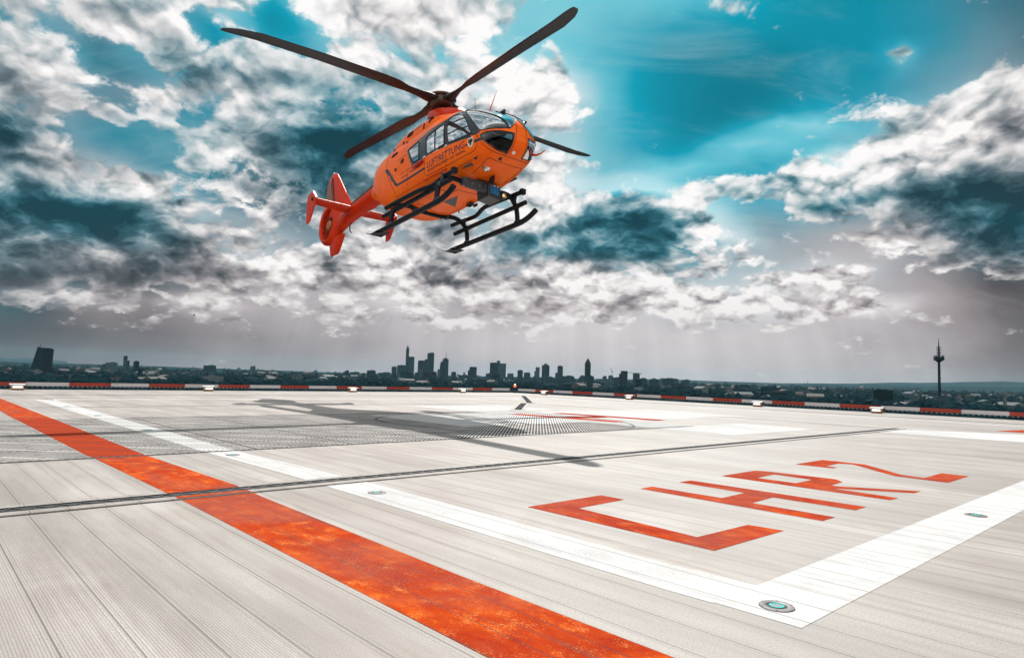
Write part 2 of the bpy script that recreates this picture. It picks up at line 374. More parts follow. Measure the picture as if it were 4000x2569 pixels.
# deck planks: long extruded boards with fine ribs along Y
def deck_coat(m, base, worn=0.0):
    """rib, seam and dirt pattern shared by the bare deck and by paint lying on it: returns (colour, height)"""
    co = m.co(); x, y, z = m.xyz(co)
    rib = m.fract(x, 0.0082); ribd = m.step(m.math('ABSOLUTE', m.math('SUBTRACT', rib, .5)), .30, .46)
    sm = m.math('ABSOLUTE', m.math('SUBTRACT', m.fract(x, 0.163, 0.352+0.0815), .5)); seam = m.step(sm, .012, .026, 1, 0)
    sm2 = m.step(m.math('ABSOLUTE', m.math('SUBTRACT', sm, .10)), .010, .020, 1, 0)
    st = m.n('ShaderNodeMapping'); st.inputs['Scale'].default_value = (1.0, 0.16, 1.0); m.t.links.new(co, st.inputs[0])
    streak = m.noise(st.outputs[0], 2.2, 7, .62)
    st2 = m.n('ShaderNodeMapping'); st2.inputs['Scale'].default_value = (14.0, .35, 1.0); m.t.links.new(co, st2.inputs[0])
    fine = m.noise(st2.outputs[0], 1.6, 5, .6)
    grit = m.noise(co, 150, 3, .7)
    blot = m.noise(co, .9, 6, .6, 1.2); spot = m.step(m.noise(st.outputs[0], 5.2, 4, .6, .8), .64, .74)
    return dict(x=x, y=y, rib=ribd, seam=seam, seam2=sm2, streak=streak, fine=fine, grit=grit, blot=blot, spot=spot, co=co)
def make_deck():
    m = Mat('ribbed deck planks'); d = deck_coat(m, None)
    c = m.mix(m.step(d['streak'], .36, .66), (.250, .226, .206), (.425, .398, .373))
    c = m.mix(m.math('MULTIPLY', m.step(d['blot'], .46, .68), .5), c, (.27, .225, .19))
    c = m.mix(m.math('MULTIPLY', m.step(d['fine'], .50, .70), m.step(d['blot'], .38, .62, .25, .9)), c, (.22, .19, .175))
    c = m.mix(m.math('MULTIPLY', d['spot'], .45), c, (.20, .14, .09))
    c = m.mix(m.math('MULTIPLY', m.step(d['grit'], .48, .66), .72), c, (.19, .15, .125))
    c = m.mix(m.math('MULTIPLY', d['rib'], .36), c, (.12, .10, .09))  # shade in the rib grooves put into the colour, along with dirt
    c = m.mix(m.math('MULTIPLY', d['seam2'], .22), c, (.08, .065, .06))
    c = m.mix(m.math('MULTIPLY', d['seam'], .60), c, (.05, .042, .04))  # plank grooves likewise: their shade painted in, together with dirt
    h = m.math('ADD', m.math('MULTIPLY', d['grit'], .25), m.math('MULTIPLY', m.math('ADD', d['rib'], d['seam']), -1.0))
    m.p(col=c, rough=m.step(d['streak'], .3, .7, .46, .62), spec=.5).bump(h, .0012, .6)
    return m.m
def make_paint(name, c0, c1, c2, worn, dirt, under=(.5, .47, .44)):
    m = Mat(name); d = deck_coat(m, None)
    st = m.n('ShaderNodeMapping'); st.inputs['Scale'].default_value = (1.0, 0.6, 1.0); m.t.links.new(d['co'], st.inputs[0])
    a = m.noise(st.outputs[0], 4.6, 9, .70, .4); b = m.noise(st.outputs[0], 13.0, 7, .68)
    c = m.mix(m.step(a, .33, .62), c0, c1); c = m.mix(m.step(m.math('ADD', m.math('MULTIPLY', a, .5), m.math('MULTIPLY', b, .5)), .50, .68, 0, .75), c, c2)
    w = m.math('MULTIPLY', m.step(m.math('ADD', m.math('MULTIPLY', b, .5), m.math('MULTIPLY', d['grit'], .5)), .54, .66), worn)
    c = m.mix(w, c, under)
    c = m.mix(m.math('MULTIPLY', m.step(d['fine'], .55, .76), dirt), c, (.10, .06, .05))
    c = m.mix(m.math('MULTIPLY', d['rib'], .38+dirt*.6), c, [k*.25 for k in c0])  # groove shade between the ribs, mixed with dirt, in the paint colour
    c = m.mix(m.math('MULTIPLY', d['seam'], .55), c, (.05, .04, .04))  # shade and dirt of the plank grooves carried into the paint colour
    c = m.mix(m.math('MULTIPLY', m.math('MULTIPLY', m.step(d['blot'], .44, .60), m.step(d['grit'], .44, .58)), min(1, dirt*1.3)), c, [.32*k+.06 for k in c1])
    h = m.math('ADD', m.math('MULTIPLY', d['grit'], .25), m.math('MULTIPLY', m.math('ADD', d['rib'], d['seam']), -1.0))
    m.p(col=c, rough=.75, spec=.04).bump(h, .001, .5)
    return m.m
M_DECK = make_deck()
M_ORANGE = make_paint('worn orange deck paint', (.30, .016, .0), (.50, .055, .0), (.66, .13, .002), .8, .7, (.84, .36, .12))
M_RED = make_paint('worn red deck paint', (.27, .012, .0), (.46, .044, .0), (.58, .09, .002), .6, .6, (.76, .34, .12))
M_WHITE = make_paint('white deck paint', (.53, .525, .52), (.60, .60, .60), (.63, .63, .63), .75, .40, (.36, .33, .31))
M_BLACK = plain('black gap', (.012, .014, .016), .7)
M_ALU = plain('dull aluminium', (.42, .42, .42), .42, .7)
M_DARKMETAL = plain('dark painted metal', (.035, .038, .042), .42, .2)

def make_mat():
    """slotted grating plates: slots run diagonally, small bolt heads in a square grid, darker towards the parked end"""
    m = Mat('slotted grating plates'); co = m.co(); x, y, z = m.xyz(co)
    u = m.math('MULTIPLY', m.math('ADD', x, y), .7071); v = m.math('MULTIPLY', m.math('SUBTRACT', x, y), .7071)
    row = m.math('FLOOR', m.math('DIVIDE', u, .16)); 
    s1 = m.step(m.math('ABSOLUTE', m.math('SUBTRACT', m.fract(v, .042), .5)), .20, .28, 1, 0)
    gap = m.step(m.math('ABSOLUTE', m.math('SUBTRACT', m.fract(u, .46), .5)), .44, .47, 1, 0)
    slot = m.math('MULTIPLY', s1, gap)
    px = m.step(m.math('ABSOLUTE', m.math('SUBTRACT', m.fract(x, 1.0), .5)), .008, .014, 1, 0)
    py = m.step(m.math('ABSOLUTE', m.math('SUBTRACT', m.fract(y, .92), .5)), .008, .014, 1, 0)
    bx = m.math('SUBTRACT', m.fract(x, .25), .5); by = m.math('SUBTRACT', m.fract(y, .23), .5)
    bolt = m.step(m.math('ADD', m.math('MULTIPLY', bx, bx), m.math('MULTIPLY', by, by)), .010, .016, 1, 0)
    n = m.noise(co, 1.3, 6, .6, .8)
    c = m.mix(m.step(n, .35, .65), (.30, .285, .275), (.45, .43, .41))
    c = m.mix(m.math('MULTIPLY', bolt, .5), c, (.08, .07, .07))
    c = m.mix(m.math('MULTIPLY', slot, .92), c, (.018, .02, .022))
    c = m.mix(m.math('MAXIMUM', px, py), c, (.04, .035, .035))
    m.p(col=c, rough=.9, spec=.03).bump(m.math('MULTIPLY', slot, -1.0), .004, .7)
    return m, slot
_mm, _slot = make_mat(); M_MAT = _mm.m
def slot_paint(name, col):
    m, slot = make_mat(); m.m.name = name
    n = m.noise(m.co(), 6, 6, .6)
    c = m.mix(m.math('MULTIPLY', slot, .80), m.mix(m.step(n, .4, .7), col, [k*.85 for k in col]), (.03, .032, .035)); m.p(col=c)
    return m.m
M_MATWHITE = slot_paint('white paint on grating', (.62, .62, .61))
M_MATRED = slot_paint('red paint on grating', (.55, .045, .0))
M_MATORANGE = slot_paint('orange paint on grating', (.42, .038, .0))

# ------------------------------------------------------------------ deck and markings
BX, BY = 20.84, 22.63
XE, YE = BX+.35, BY+.35
def slab(name, poly, z, th, mat, **k):
    mb = MB(); mb.prism(poly, z-th, z, 'z'); o = mb.build(name, mat, smooth=False); tag(o, **k); return o
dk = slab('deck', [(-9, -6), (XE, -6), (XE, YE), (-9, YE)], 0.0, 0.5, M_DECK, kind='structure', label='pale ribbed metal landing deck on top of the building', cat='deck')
mb = MB(); mb.prism([(-8.4, -5.4), (XE-.6, -5.4), (XE-.6, YE-.6), (-8.4, YE-.6)], -40.6, -0.502, 'z')
tag(mb.build('building_below', plain('concrete', (.3, .29, .28), .8), smooth=False), 'concrete building that carries the landing deck', 'building')
MAT_Y0, MAT_Y1, MAT_X1 = 6.20, 10.78, 9.75
slab('grating_plates', [(-9, MAT_Y0), (MAT_X1, MAT_Y0), (MAT_X1+.15, MAT_Y1), (-9, MAT_Y1)], 0.0028, 0.0018, M_MAT, kind='structure', label='dark slotted grating plates across the middle of the deck', cat='grating')
def ring(name, cx, cy, r0, r1, z, mat, n=96, **k):
    V = []; F = []
    for i in range(n):
        a = 2*math.pi*i/n
        for r in (r0, r1): V.append((cx+r*math.cos(a), cy+r*math.sin(a), z))
    for i in range(n): j = (i+1) % n; F.append((2*i, 2*i+1, 2*j+1, 2*j))
    o = obj(name, V, F, mat); tag(o, **k); return o
ring('turntable_gap', 7.48, 8.25, 2.09, 2.125, 0.0046, M_BLACK, kind='structure', label='thin black circle cut into the grating plates', cat='gap')
def paint(name, polys, z, mat, label, cat='marking'):
    bm = bmesh.new()
    for p in polys:
        bm.faces.new([bm.verts.new((a, b, z)) for a, b in p])
    bmesh.ops.recalc_face_normals(bm, faces=bm.faces[:])
    for f in bm.faces:
        if f.normal.z < 0: f.normal_flip()
    bmesh.ops.triangulate(bm, faces=bm.faces[:], ngon_method='EAR_CLIP')
    me = bpy.data.meshes.new(name); bm.to_mesh(me); bm.free(); me.materials.append(mat)
    o = bpy.data.objects.new(name, me); COL.objects.link(o); tag(o, label, cat, kind='structure'); return o
def band(L, Rr, y0, y1):       # strip between two measured edges (x as a function of y)
    L = sorted((y, x) for x, y in L); Rr = sorted((y, x) for x, y in Rr)
    ys = sorted({y0, y1}|{y for y, x in L+Rr if y0 < y < y1})
    xl = np.interp(ys, [a for a, b in L], [b for a, b in L]); xr = np.interp(ys, [a for a, b in Rr], [b for a, b in Rr])
    return [[(xl[i], ys[i]), (xr[i], ys[i]), (xr[i+1], ys[i+1]), (xl[i+1], ys[i+1])] for i in range(len(ys)-1)]
OU = [(1.572, 10.917), (1.562, 6.304), (1.639, 4.205), (1.613, 3.915), (1.593, 2.73), (1.582, 1.97), (1.585, 1.042)]
OL = [(1.18, 12.919), (1.168, 10.997), (1.173, 6.348), (1.19, 6.186), (1.214, 3.99), (1.206, 2.96), (1.2, 2.221), (1.194, 1.356)]
paint('orange_band_marking', band(OL, OU, -3, MAT_Y0)+band(OL, OU, MAT_Y1, 18.9), 0.0012, M_ORANGE, 'broad worn orange band painted along the deck')
paint('orange_band_marking', band(OL, OU, MAT_Y0, MAT_Y1), 0.0036, M_MATORANGE, 'orange band where it crosses the grating plates')
WU = [(2.40, 16.503), (2.3, 6.343), (2.387, 4.123), (2.389, 3.642), (2.372, 2.419), (2.352, 1.595), (2.373, 1.211)]
WL = [(2.078, 16.662), (2.033, 6.331), (2.043, 6.142), (2.101, 4.189), (2.086, 3.918), (2.071, 2.367), (2.06, 1.396), (2.08, 0.92)]
paint('white_line_marking', band(WL, WU, 1.215, MAT_Y0)+band(WL, WU, MAT_Y1, 16.7)+[[(2.08, .92), (9.7, .918), (9.7, 1.215), (2.373, 1.215), (2.078, 1.215)], [(2.4, 16.42), (17.6, 16.5), (17.6, 16.8), (2.08, 16.70)], [(17.3, .92), (17.6, .92), (17.6, 16.5), (17.3, 16.5)]], 0.0013, M_WHITE, 'white painted line that frames the landing square')
paint('white_line_marking', band(WL, WU, MAT_Y0, MAT_Y1), 0.0038, M_MATWHITE, 'white line where it crosses the grating plates')
CXc, CYc, CA, CB = 10.12, 8.9, 4.05, 1.35
def crs(x0, x1, y0, y1): return [(x0, y0), (x1, y0), (x1, y1), (x0, y1)]
paint('white_cross_marking', [crs(CXc-CB, CXc+CB, CYc-CA, MAT_Y0), crs(CXc-CB, CXc+CB, MAT_Y1, CYc+CA), crs(MAT_X1+.16, CXc+CA, CYc-CB, CYc+CB)], 0.0014, M_WHITE, 'large white hospital cross painted round the red letter')
paint('white_cross_marking', [crs(CXc-CA, MAT_X1, CYc-CB, CYc+CB), crs(CXc-CB, MAT_X1, MAT_Y0+.01, CYc-CB-.001), crs(CXc-CB, MAT_X1, CYc+CB+.001, MAT_Y1-.01)], 0.0040, M_MATWHITE, 'part of the white cross that lies on the grating plates')
def stroke(a, b, w):
    a = np.array(a); b = np.array(b); d = (b-a)/np.linalg.norm(b-a); n = np.array([-d[1], d[0]])*w/2
    return [tuple(a-n), tuple(b-n), tuple(b+n), tuple(a+n)]
paint('letter_marking', [stroke((9.05, 9.74), (9.40, 7.33), .34), stroke((10.27, 9.70), (10.64, 7.36), .34), stroke((9.38, 8.5), (10.30, 8.5), .34)], 0.0052, M_MATRED, 'red letter H inside the white cross', 'letter')
def up(L):                     # surveyed outline of a painted letter -> deck coordinates
    out = []
    for px, py in L:
        d = bearing(px, py); t = -CAM_H/d[2]; out.append((d[0]*t, d[1]*t))
    return out
paint('letter_marking', [[(2.70, 2.765), (3.364, 2.775), (3.366, 2.59), (2.92, 2.57), (2.866, 1.768), (3.338, 1.757), (3.36, 1.575), (2.70, 1.58)]], 0.0012, M_RED, 'red letter C, nearest of the four painted characters', 'letter')
paint('letter_marking', [up([(2500.5, 1907.7), (2548.2, 1899.5), (2908.7, 1924.5+36), (3262, 2019.3), (3214, 2034), (2938, 1976)]), up([(2653, 1882.7), (2700, 1875.7), (3384, 1979.2), (3342.4, 1992.2)]), up([(2819.3, 1944.5), (2908.7, 1924.5), (3019.8, 1941.8), (2938.5, 1963.5)])][:0]
      + [up([(2500.5, 1907.7), (2548.2, 1899.5), (2819.3, 1944.5), (2908.7, 1924.5), (2653, 1882.7), (2700, 1875.7), (3384, 1979.2), (3342.4, 1992.2), (3019.8, 1941.8), (2938.5, 1963.5), (3262, 2019.3), (3214, 2034)])], 0.0012, M_RED, 'red letter H between the painted C and R', 'letter')
paint('letter_marking', [up([(2820.3, 1857.8), (2949.4, 1837.2), (2995.4, 1839.9), (3263.8, 1871.3), (3292, 1882.2), (3247.5, 1894.1), (3266.5, 1898.4), (3597.2, 1917.4), (3572.8, 1925.5), (3253, 1906.6), (3510.4, 1944.5), (3477.9, 1952.7), (2820.5, 1858.3), (2960, 1865.9), (3109.3, 1886.5), (3171.6, 1873), (3025, 1852.4), (2960, 1865.4)])], 0.0012, M_RED, 'red letter R with open bowl, next to the numeral 2', 'letter')
paint('letter_marking', [up([(3106.6, 1812.8), (3212.3, 1795.4), (3269, 1800.9), (3377.6, 1813.3), (3431.8, 1828), (3521.3, 1853.4), (3610.7, 1865.9), (3678.5, 1847.5), (3785.8, 1859.4), (3702.9, 1884.9), (3496.9, 1858.9), (3420, 1838), (3361.4, 1820.9), (3328.8, 1812.8), (3274.6, 1810.1), (3225.8, 1819.8), (3271.9, 1825.3), (3253, 1828.5)])], 0.0012, M_RED, 'red numeral 2, farthest of the four painted characters', 'numeral')
paint('white_area_marking', [[(12.016, 4.005), (13.2, 4.2), (14.2, 2.58), (14.4, -2.5), (12.2, -2.5), (12.123, 2.105)]], 0.0012, M_WHITE, 'white painted field on the far side of the numeral 2')
paint('arrow_marking', [[(14.9, 3.0), (15.9, 2.8), (15.7, 1.6), (14.8, 1.7)]], 0.0012, M_RED, 'small red mark beyond the white painted field')
# joints and drains
def strip(x0, x1, y0, y1, z=0.0022, name='deck_joint', mat=None, label='narrow black joint between deck sections'):
    return slab(name, [(x0, y0), (x1, y0), (x1, y1), (x0, y1)], z, 0.0012, mat or M_BLACK, kind='structure', label=label, cat='joint')
strip(-9, 18.2, 19.0, 19.14, label='black joint along the far parapet on the side of the slanted tower')
strip(18.55, 18.72, -6, 19.14, label='black joint along the parapet on the side of the television tower')
strip(-9, MAT_X1+.1, MAT_Y0-.06, MAT_Y0-.012, .0032, label='black gap in front of the grating plates')
strip(-9, 13.3, 4.015, 4.035, label='hairline joint beside the long drain')
strip(-9, 13.3, 13.62, 13.65, label='thin joint behind the white cross'); strip(13.26, 13.285, 3.9, 13.65, label='thin joint beyond the arm of the white cross')
M_LIP = M_DECK
def drain(pts, w, label):
    a, b = np.array(pts[0]), np.array(pts[1]); L = np.linalg.norm(b-a); ang = math.atan2(*(b-a)[::-1])
    e = empty('drain_channel', (a[0], a[1], 0), ang); tag(e, label, 'drain')
    m = MB(); 
    for s in (-1, 1): m.box((L/2, s*(w/2+.04), .004), (L, .08, .008), bev=.003)
    m.build('kerb', M_LIP, e)
    m = MB(); m.box((L/2, 0, .0035), (L, w, .003)); m.build('channel', M_BLACK, e)
    m = MB(); n = int(min(L/.05, 420)); st = L/n
    for i in range(n): m.box((i*st+st/2, 0, .0075), (.012, w*.96, .004), rot=Matrix.Rotation(R(38 if i % 2 else -38), 3, 'Z'))
    for s in (-1, 1): m.box((L/2, s*w*.48, .0075), (L, .008, .005))
    m.build('grate', M_ALU2, e); return e
M_ALU2 = plain('weathered grate', (.035, .038, .042), .6, .2)
drain([(-7, 4.16), (13.4, 4.16)], .105, 'long black drain channel running across the whole deck')
drain([(10.35, 11.0), (13.0, 13.58)], .17, 'short black drain channel between grating plates and thin joint')
drain([(13.5, 13.85), (18.1, 18.95)], .17, 'diagonal black drain channel leading to the far corner')

paint('orange_band_marking', [[(1.20, 4.225), (1.61, 4.225), (1.62, 4.29), (1.19, 4.29)], [(1.20, 4.03), (1.61, 4.03), (1.61, 4.095), (1.20, 4.095)]], 0.0092, M_ORANGE, 'orange paint carried over the kerb of the long drain')
# inset lights
M_STEEL = plain('brushed steel ring', (.22, .20, .20), .45, .7)
M_LENS = Mat('green lit lens'); M_LENS.p(col=(.05, .40, .37), rough=.1, emit=(.10, 1.0, .88), es=.14); M_LENS = M_LENS.m
M_GLASSW = Mat('pale lamp glass'); M_GLASSW.p(col=(.30, .33, .33), rough=.08, coat=.5); M_GLASSW = M_GLASSW.m
def inset_light():
    e = empty('inset_light'); Z = 0.006
    m = MB(); m.lathe([(.034, Z+.001), (.034, Z+.006), (.037, Z+.008), (.046, Z+.0085), (.055, Z+.006), (.0575, Z)], n=40, cap=False)
    for k in range(6):
        t = R(60*k+25); m.lathe([(.0038, Z+.007), (.0038, Z+.0095), (.002, Z+.0102)], (.0505*math.cos(t), .0505*math.sin(t), 0), 10)
    m.build('steel_ring', M_STEEL, e)
    m = MB(); m.lathe([(.0, Z+.0025), (.034, Z+.0030), (.0345, Z+.002)], n=40, cap=False); m.build('collar', M_BLACK, e)
    m = MB()
    for r, z in ((.0235, .0075),): m.tube([(r*math.cos(t), r*math.sin(t)*.92, Z+z) for t in np.linspace(0, 2*math.pi, 33)], .0028, 8, cap=False)
    m.build('lit_ring', M_LENS, e)
    m = MB(); m.lathe([(.0, Z+.0075), (.015, Z+.0068), (.022, Z+.0045)], n=28, cap=False); m.build('lens', M_GLASSW, e)
    return e
proto = inset_light()
spots = [((2.209, 1.06), 'round inset light in the near corner of the white line'), ((2.228, 3.62), 'round inset light in the white line just behind the long drain'.replace('behind', 'before')), ((2.165, 5.86), 'round inset light in the white line, just before the grating plates'),
         ((2.17, 8.577), 'round inset light in the white line on the grating plates'), ((2.196, 11.3), 'round inset light in the white line, just past the grating plates'), ((2.22, 13.9), 'round inset light in the farthest stretch of the white line'), ((4.742, 1.061), 'round inset light in the white line beside the painted characters')]
for i, (p, lab) in enumerate(spots):
    o = proto if i == 0 else copy_tree(proto)
    o.scale = (1, 1, .42); o.location = (p[0], p[1], .0022 if 6.2 < p[1] < 10.8 else 0); tag(o, lab, 'light', 'inset lights in the white line')

# parapet with red and white panels
M_PRED = plain('red panel', (.25, .020, .006), .45, var=.2); M_PWHITE = plain('white panel', (.44, .42, .43), .45, var=.06)
M_PRAIL = plain('grey rail', (.16, .165, .17), .5, .4); M_PTOP = plain('bright rail cap', (.72, .71, .70), .35, .5)
def barrier(name, bounds, first_red, horiz, label, length):
    e = empty(name, (0, BY, 0) if horiz else (BX, 0, 0)); tag(e, label, 'parapet')
    def bx(m, a, b, off, d, z, h, bev=0.0):
        c = ((a+b)/2, off, z+h/2) if horiz else (off, (a+b)/2, z+h/2); s = (b-a, d, h) if horiz else (d, b-a, h)
        m.box(c, s, bev=bev)
    lo, hi = length
    m = MB(); bx(m, lo, hi, .02, .05, 0, .085); bx(m, lo, hi, .0, .10, .0, .012)
    for t in np.arange(lo+.5, hi, 1.06): bx(m, t, t+.06, .055, .03, .06, .15)
    m = MB(); bx(m, lo, hi, .045, .05, .213, .014); m.build('cap_rail', M_PTOP, e, smooth=False)
    n0 = len(m.f)
    for t in np.arange(lo+.1, hi, .12): bx(m, t, t+.022, -.015, .022, .086, .010)
    m.m = [0]*n0+[1]*(len(m.f)-n0)
    m.build('base_rail', [M_PRAIL, M_PTOP], e, smooth=False)
    red = first_red
    for a, b in zip(bounds[:-1], bounds[1:]):
        m = MB(); bx(m, min(a, b)+.004, max(a, b)-.004, .02, .022, .108, .103, .004)
        m.build('red_panel' if red else 'white_panel', M_PRED if red else M_PWHITE, e, smooth=False); red = not red
    return e
k = k2 = 1.0
BL = [-.62, .45, 1.53]+[x*k for x in (2.6, 3.63, 4.67, 5.7, 6.73, 7.77, 8.8, 9.87, 10.93, 12.02, 13.08, 14.18, 15.26, 16.36, 17.47, 18.56, 19.68)]+[20.77]
barrier('edge_parapet', BL, True, True, 'low red and white parapet under the skyline, from the slanted tower to the corner', (-6, 20.80))
BR = [y*k2 for y in (22.18, 21.07, 19.96, 18.84, 17.74, 16.64, 15.53, 14.44, 13.36, 12.29, 11.22, 10.16, 9.11, 8.06, 6.92, 5.92, 4.95, 3.9)]+[2.76, 1.7, .64]
barrier('edge_parapet', BR, False, False, 'low red and white parapet from the corner towards the television tower', (-3, 22.6))
# edge floodlights
M_AMBER = plain('weathered amber housing', (.30, .13, .03), .5, .3); M_REFL = plain('bright reflector', (.85, .85, .85), .12, 1.0, var=.04, scale=40)
M_GLASS = Mat('clear lamp glass')
g = M_GLASS.n('ShaderNodeBsdfGlass'); g.inputs['Roughness'].default_value = .0; g.inputs['IOR'].default_value = 1.1
M_GLASS.t.links.new(g.outputs[0], M_GLASS.out.inputs[0]); M_GLASS = M_GLASS.m
M_LAMPW = Mat('lit lamp tube'); M_LAMPW.p(col=(.9, .9, .9), emit=(1, .98, .95), es=1.2); M_LAMPW = M_LAMPW.m
def floodlight():
    e = empty('edge_floodlight')
    m = MB(); m.box((0, .06, .075), (.30, .12, .12), bev=.012); m.box((0, .0, .035), (.30, .05, .035)); m.build('housing', M_AMBER, e)
    m = MB(); m.box((0, .045, .158), (.37, .20, .012), rot=Matrix.Rotation(R(8), 3, 'X'), bev=.004); m.build('hood', M_PTOP, e)
    m = MB(); m.box((0, -.004, .088), (.262, .012, .078), bev=.003)
    for i in range(9): m.box((-.12+.03*i, -.011, .088), (.006, .006, .07), rot=Matrix.Rotation(R(20), 3, 'Z'))
    m.build('reflector', M_REFL, e)
    m = MB()
    for z in (.075, .105): m.tube([(-.10, -.013, z), (.10, -.013, z)], .009, 8)
    m.build('lamp_tube', M_LAMPW, e)
    m = MB(); m.box((.0, -.024, .088), (.27, .004, .086)); m.build('front_glass', M_GLASS, e)
    m = MB(); m.box((0, .05, .006), (.26, .12, .012)); m.box((0, .05, .02), (.1, .06, .03)); m.box((.19, .06, .10), (.035, .06, .14), bev=.005); m.build('foot', M_DARKMETAL, e)
    return e
fp = floodlight(); first = True
FL = [(x*1.006, None, n) for x, n in ((2.38, 'closest to the slanted tower'), (7.31, 'below the twin cylinder towers'), (12.45, 'below the tallest spire of the skyline'), (17.65, 'on the spire side of the corner'))]
FR = [(None, y, n) for y, n in ((20.2, 'next to the corner on the television tower side'), (15.65, 'right of the tower with the pyramid top'.replace('right of', 'beyond')), (10.5, 'under the domed block'), (6.92, 'closest to the television tower'))]
for x, y, n in FL+FR:
    o = fp if first else copy_tree(fp); first = False
    if y is None: o.location = (x, BY-.34, 0)
    else: o.location = (BX-.34, y, 0); o.rotation_euler = (0, 0, -math.pi/2)
    tag(o, 'hooded amber floodlight at the parapet, '+n, 'floodlight', 'floodlights along the parapet')
# obstruction light at the corner
e = empty('obstruction_light', (BX+.12, BY-.12, 0)); tag(e, 'small red warning light on a post at the deck corner', 'light')
m = MB(); m.lathe([(.03, 0), (.03, .24), (.07, .25), (.07, .27)], n=16); m.build('post', M_DARKMETAL, e)
ml = Mat('red lit lens'); ml.p(col=(.7, .05, .02), rough=.15, emit=(1, .12, .03), es=1.6)
m = MB(); m.lathe([(.055, .27), (.058, .34), (.05, .37)], n=20); m.build('lens', ml.m, e)
m = MB(); m.lathe([(.056, .37), (.05, .40), (.02, .415)], n=20); m.build('cap', M_PTOP, e)
NX0=3.03
_U=[0,.1,.2,.4,.6,.8,1.0,1.2,1.5,1.75,1.95,2.05,2.15,2.25,2.33,2.41,2.48]
_ZB=[1.20,1.11,1.04,.92,.82,.74,.68,.635,.60,.58,.60,.67,.83,1.11,1.38,1.55,1.62]
_ZT=[1.20,1.32,1.42,1.60,1.76,1.92,2.09,2.24,2.36,2.37,2.37,2.37,2.36,2.33,2.27,2.19,2.12]
_W=[0,.15,.28,.46,.575,.65,.715,.755,.79,.79,.79,.785,.76,.68,.52,.34,.25]
def _pchip(xs,ys,x):
    xs=np.asarray(xs,float); ys=np.asarray(ys,float); h=np.diff(xs); d=np.diff(ys)/h
    m=np.zeros(len(xs)); m[0]=d[0]; m[-1]=d[-1]
    for i in range(1,len(xs)-1):
        m[i]=0 if d[i-1]*d[i]<=0 else (h[i-1]+h[i])*3/((2*h[i]+h[i-1])/d[i-1]+(h[i]+2*h[i-1])/d[i])
    x=np.clip(x,xs[0],xs[-1]); i=np.clip(np.searchsorted(xs,x)-1,0,len(xs)-2); t=(x-xs[i])/h[i]
    return ys[i]*(1+2*t)*(1-t)**2+m[i]*h[i]*t*(1-t)**2+ys[i+1]*t*t*(3-2*t)+m[i+1]*h[i]*t*t*(t-1)
def hull_sec(x):
    u=np.sqrt(np.maximum(NX0-x,0))
    zb=_pchip(_U,_ZB,u); zt=_pchip(_U,_ZT,u); w=_pchip(_U,_W,u)
    zm=zb+.43*(zt-zb); n=2.1+1.0*np.clip((u-.3)/.9,0,1)-.9*np.clip((u-2.1)/.3,0,1)
    return zb,zt,w,zm,n
def hull_pt(x,t):
    zb,zt,w,zm,n=hull_sec(x); c=np.cos(t); s=np.sin(t)
    y=w*np.sign(c)*np.abs(c)**(2/n); r=np.where(s>0,zt-zm,zm-zb)
    return np.stack([x+0*t,y,zm+r*np.sign(s)*np.abs(s)**(2/n)],-1)
def hull_in(p):
    x,y,z=p[...,0],p[...,1],p[...,2]
    zb,zt,w,zm,n=hull_sec(x); r=np.where(z>zm,zt-zm,zm-zb)
    return np.where((x<NX0)&(x>-3.07),(np.abs(y)/np.maximum(w,1e-6))**n+(np.abs(z-zm)/np.maximum(r,1e-6))**n,9)
HELI_ROT = [[-0.096189, 0.993308, 0.06393], [-0.992333, -0.100706, 0.071647], [0.077606, -0.056548, 0.995379]]
HELI_LOC = (8.6602, 11.9944, 3.8766)
ROTOR = [(356, -.55), (281, -.72), (183, .30), (95, .30)]
HM = Matrix(HELI_ROT).to_4x4()
heli = empty('rescue_helicopter'); heli.matrix_world = Matrix.Translation(HELI_LOC) @ HM
tag(heli, 'orange rescue helicopter hovering above the landing deck', 'helicopter')

M_PAINT = Mat('orange aircraft paint')
n = M_PAINT.noise(M_PAINT.co(), 2.2, 6, .6); n2 = M_PAINT.noise(M_PAINT.co('Object', (1, 1, 3)), 7, 6, .65)
c = M_PAINT.mix(M_PAINT.step(n, .3, .7), (.94, .115, .002), (.98, .165, .004)); c = M_PAINT.mix(M_PAINT.math('MULTIPLY', M_PAINT.step(n2, .54, .76), .38), c, (.50, .07, .01))
M_PAINT.p(col=c, rough=M_PAINT.step(n2, .3, .7, .30, .45), spec=.14, coat=.10, coatr=.05).bump(M_PAINT.noise(M_PAINT.co(), 3.2, 3, .5), .02, .22); M_PAINT = M_PAINT.m
M_PAINTR = plain('red orange aircraft paint', (.56, .028, .001), .38, spec=.14, coat=.08, var=.14)
M_BAND = plain('dark blue black paint', (.012, .022, .030), .30, coat=.3)
M_STRIPE = plain('dark stripe paint', (.016, .024, .034), .35)
M_RUB = plain('black rubber seal', (.012, .013, .014), .6)
M_LIN = plain('cabin lining', (.06, .062, .066), .8)
M_SEAT = plain('grey seat fabric', (.30, .31, .33), .85)
M_HUB = plain('dark bronze rotor metal', (.075, .042, .026), .34, .5, var=.3, scale=6)
M_BLADE = plain('dark rotor blade', (.022, .024, .027), .45, var=.2)
M_SKID = plain('black skid paint', (.010, .013, .016), .45, spec=.12)
M_WG = Mat('tinted aircraft glass')
fr = M_WG.n('ShaderNodeFresnel'); fr.inputs['IOR'].default_value = 1.32
tr = M_WG.n('ShaderNodeBsdfTransparent'); tr.inputs['Color'].default_value = (.40, .48, .51, 1)
gl = M_WG.n('ShaderNodeBsdfGlossy'); gl.inputs['Roughness'].default_value = .03; gl.inputs['Color'].default_value = (.9, .93, .95, 1)
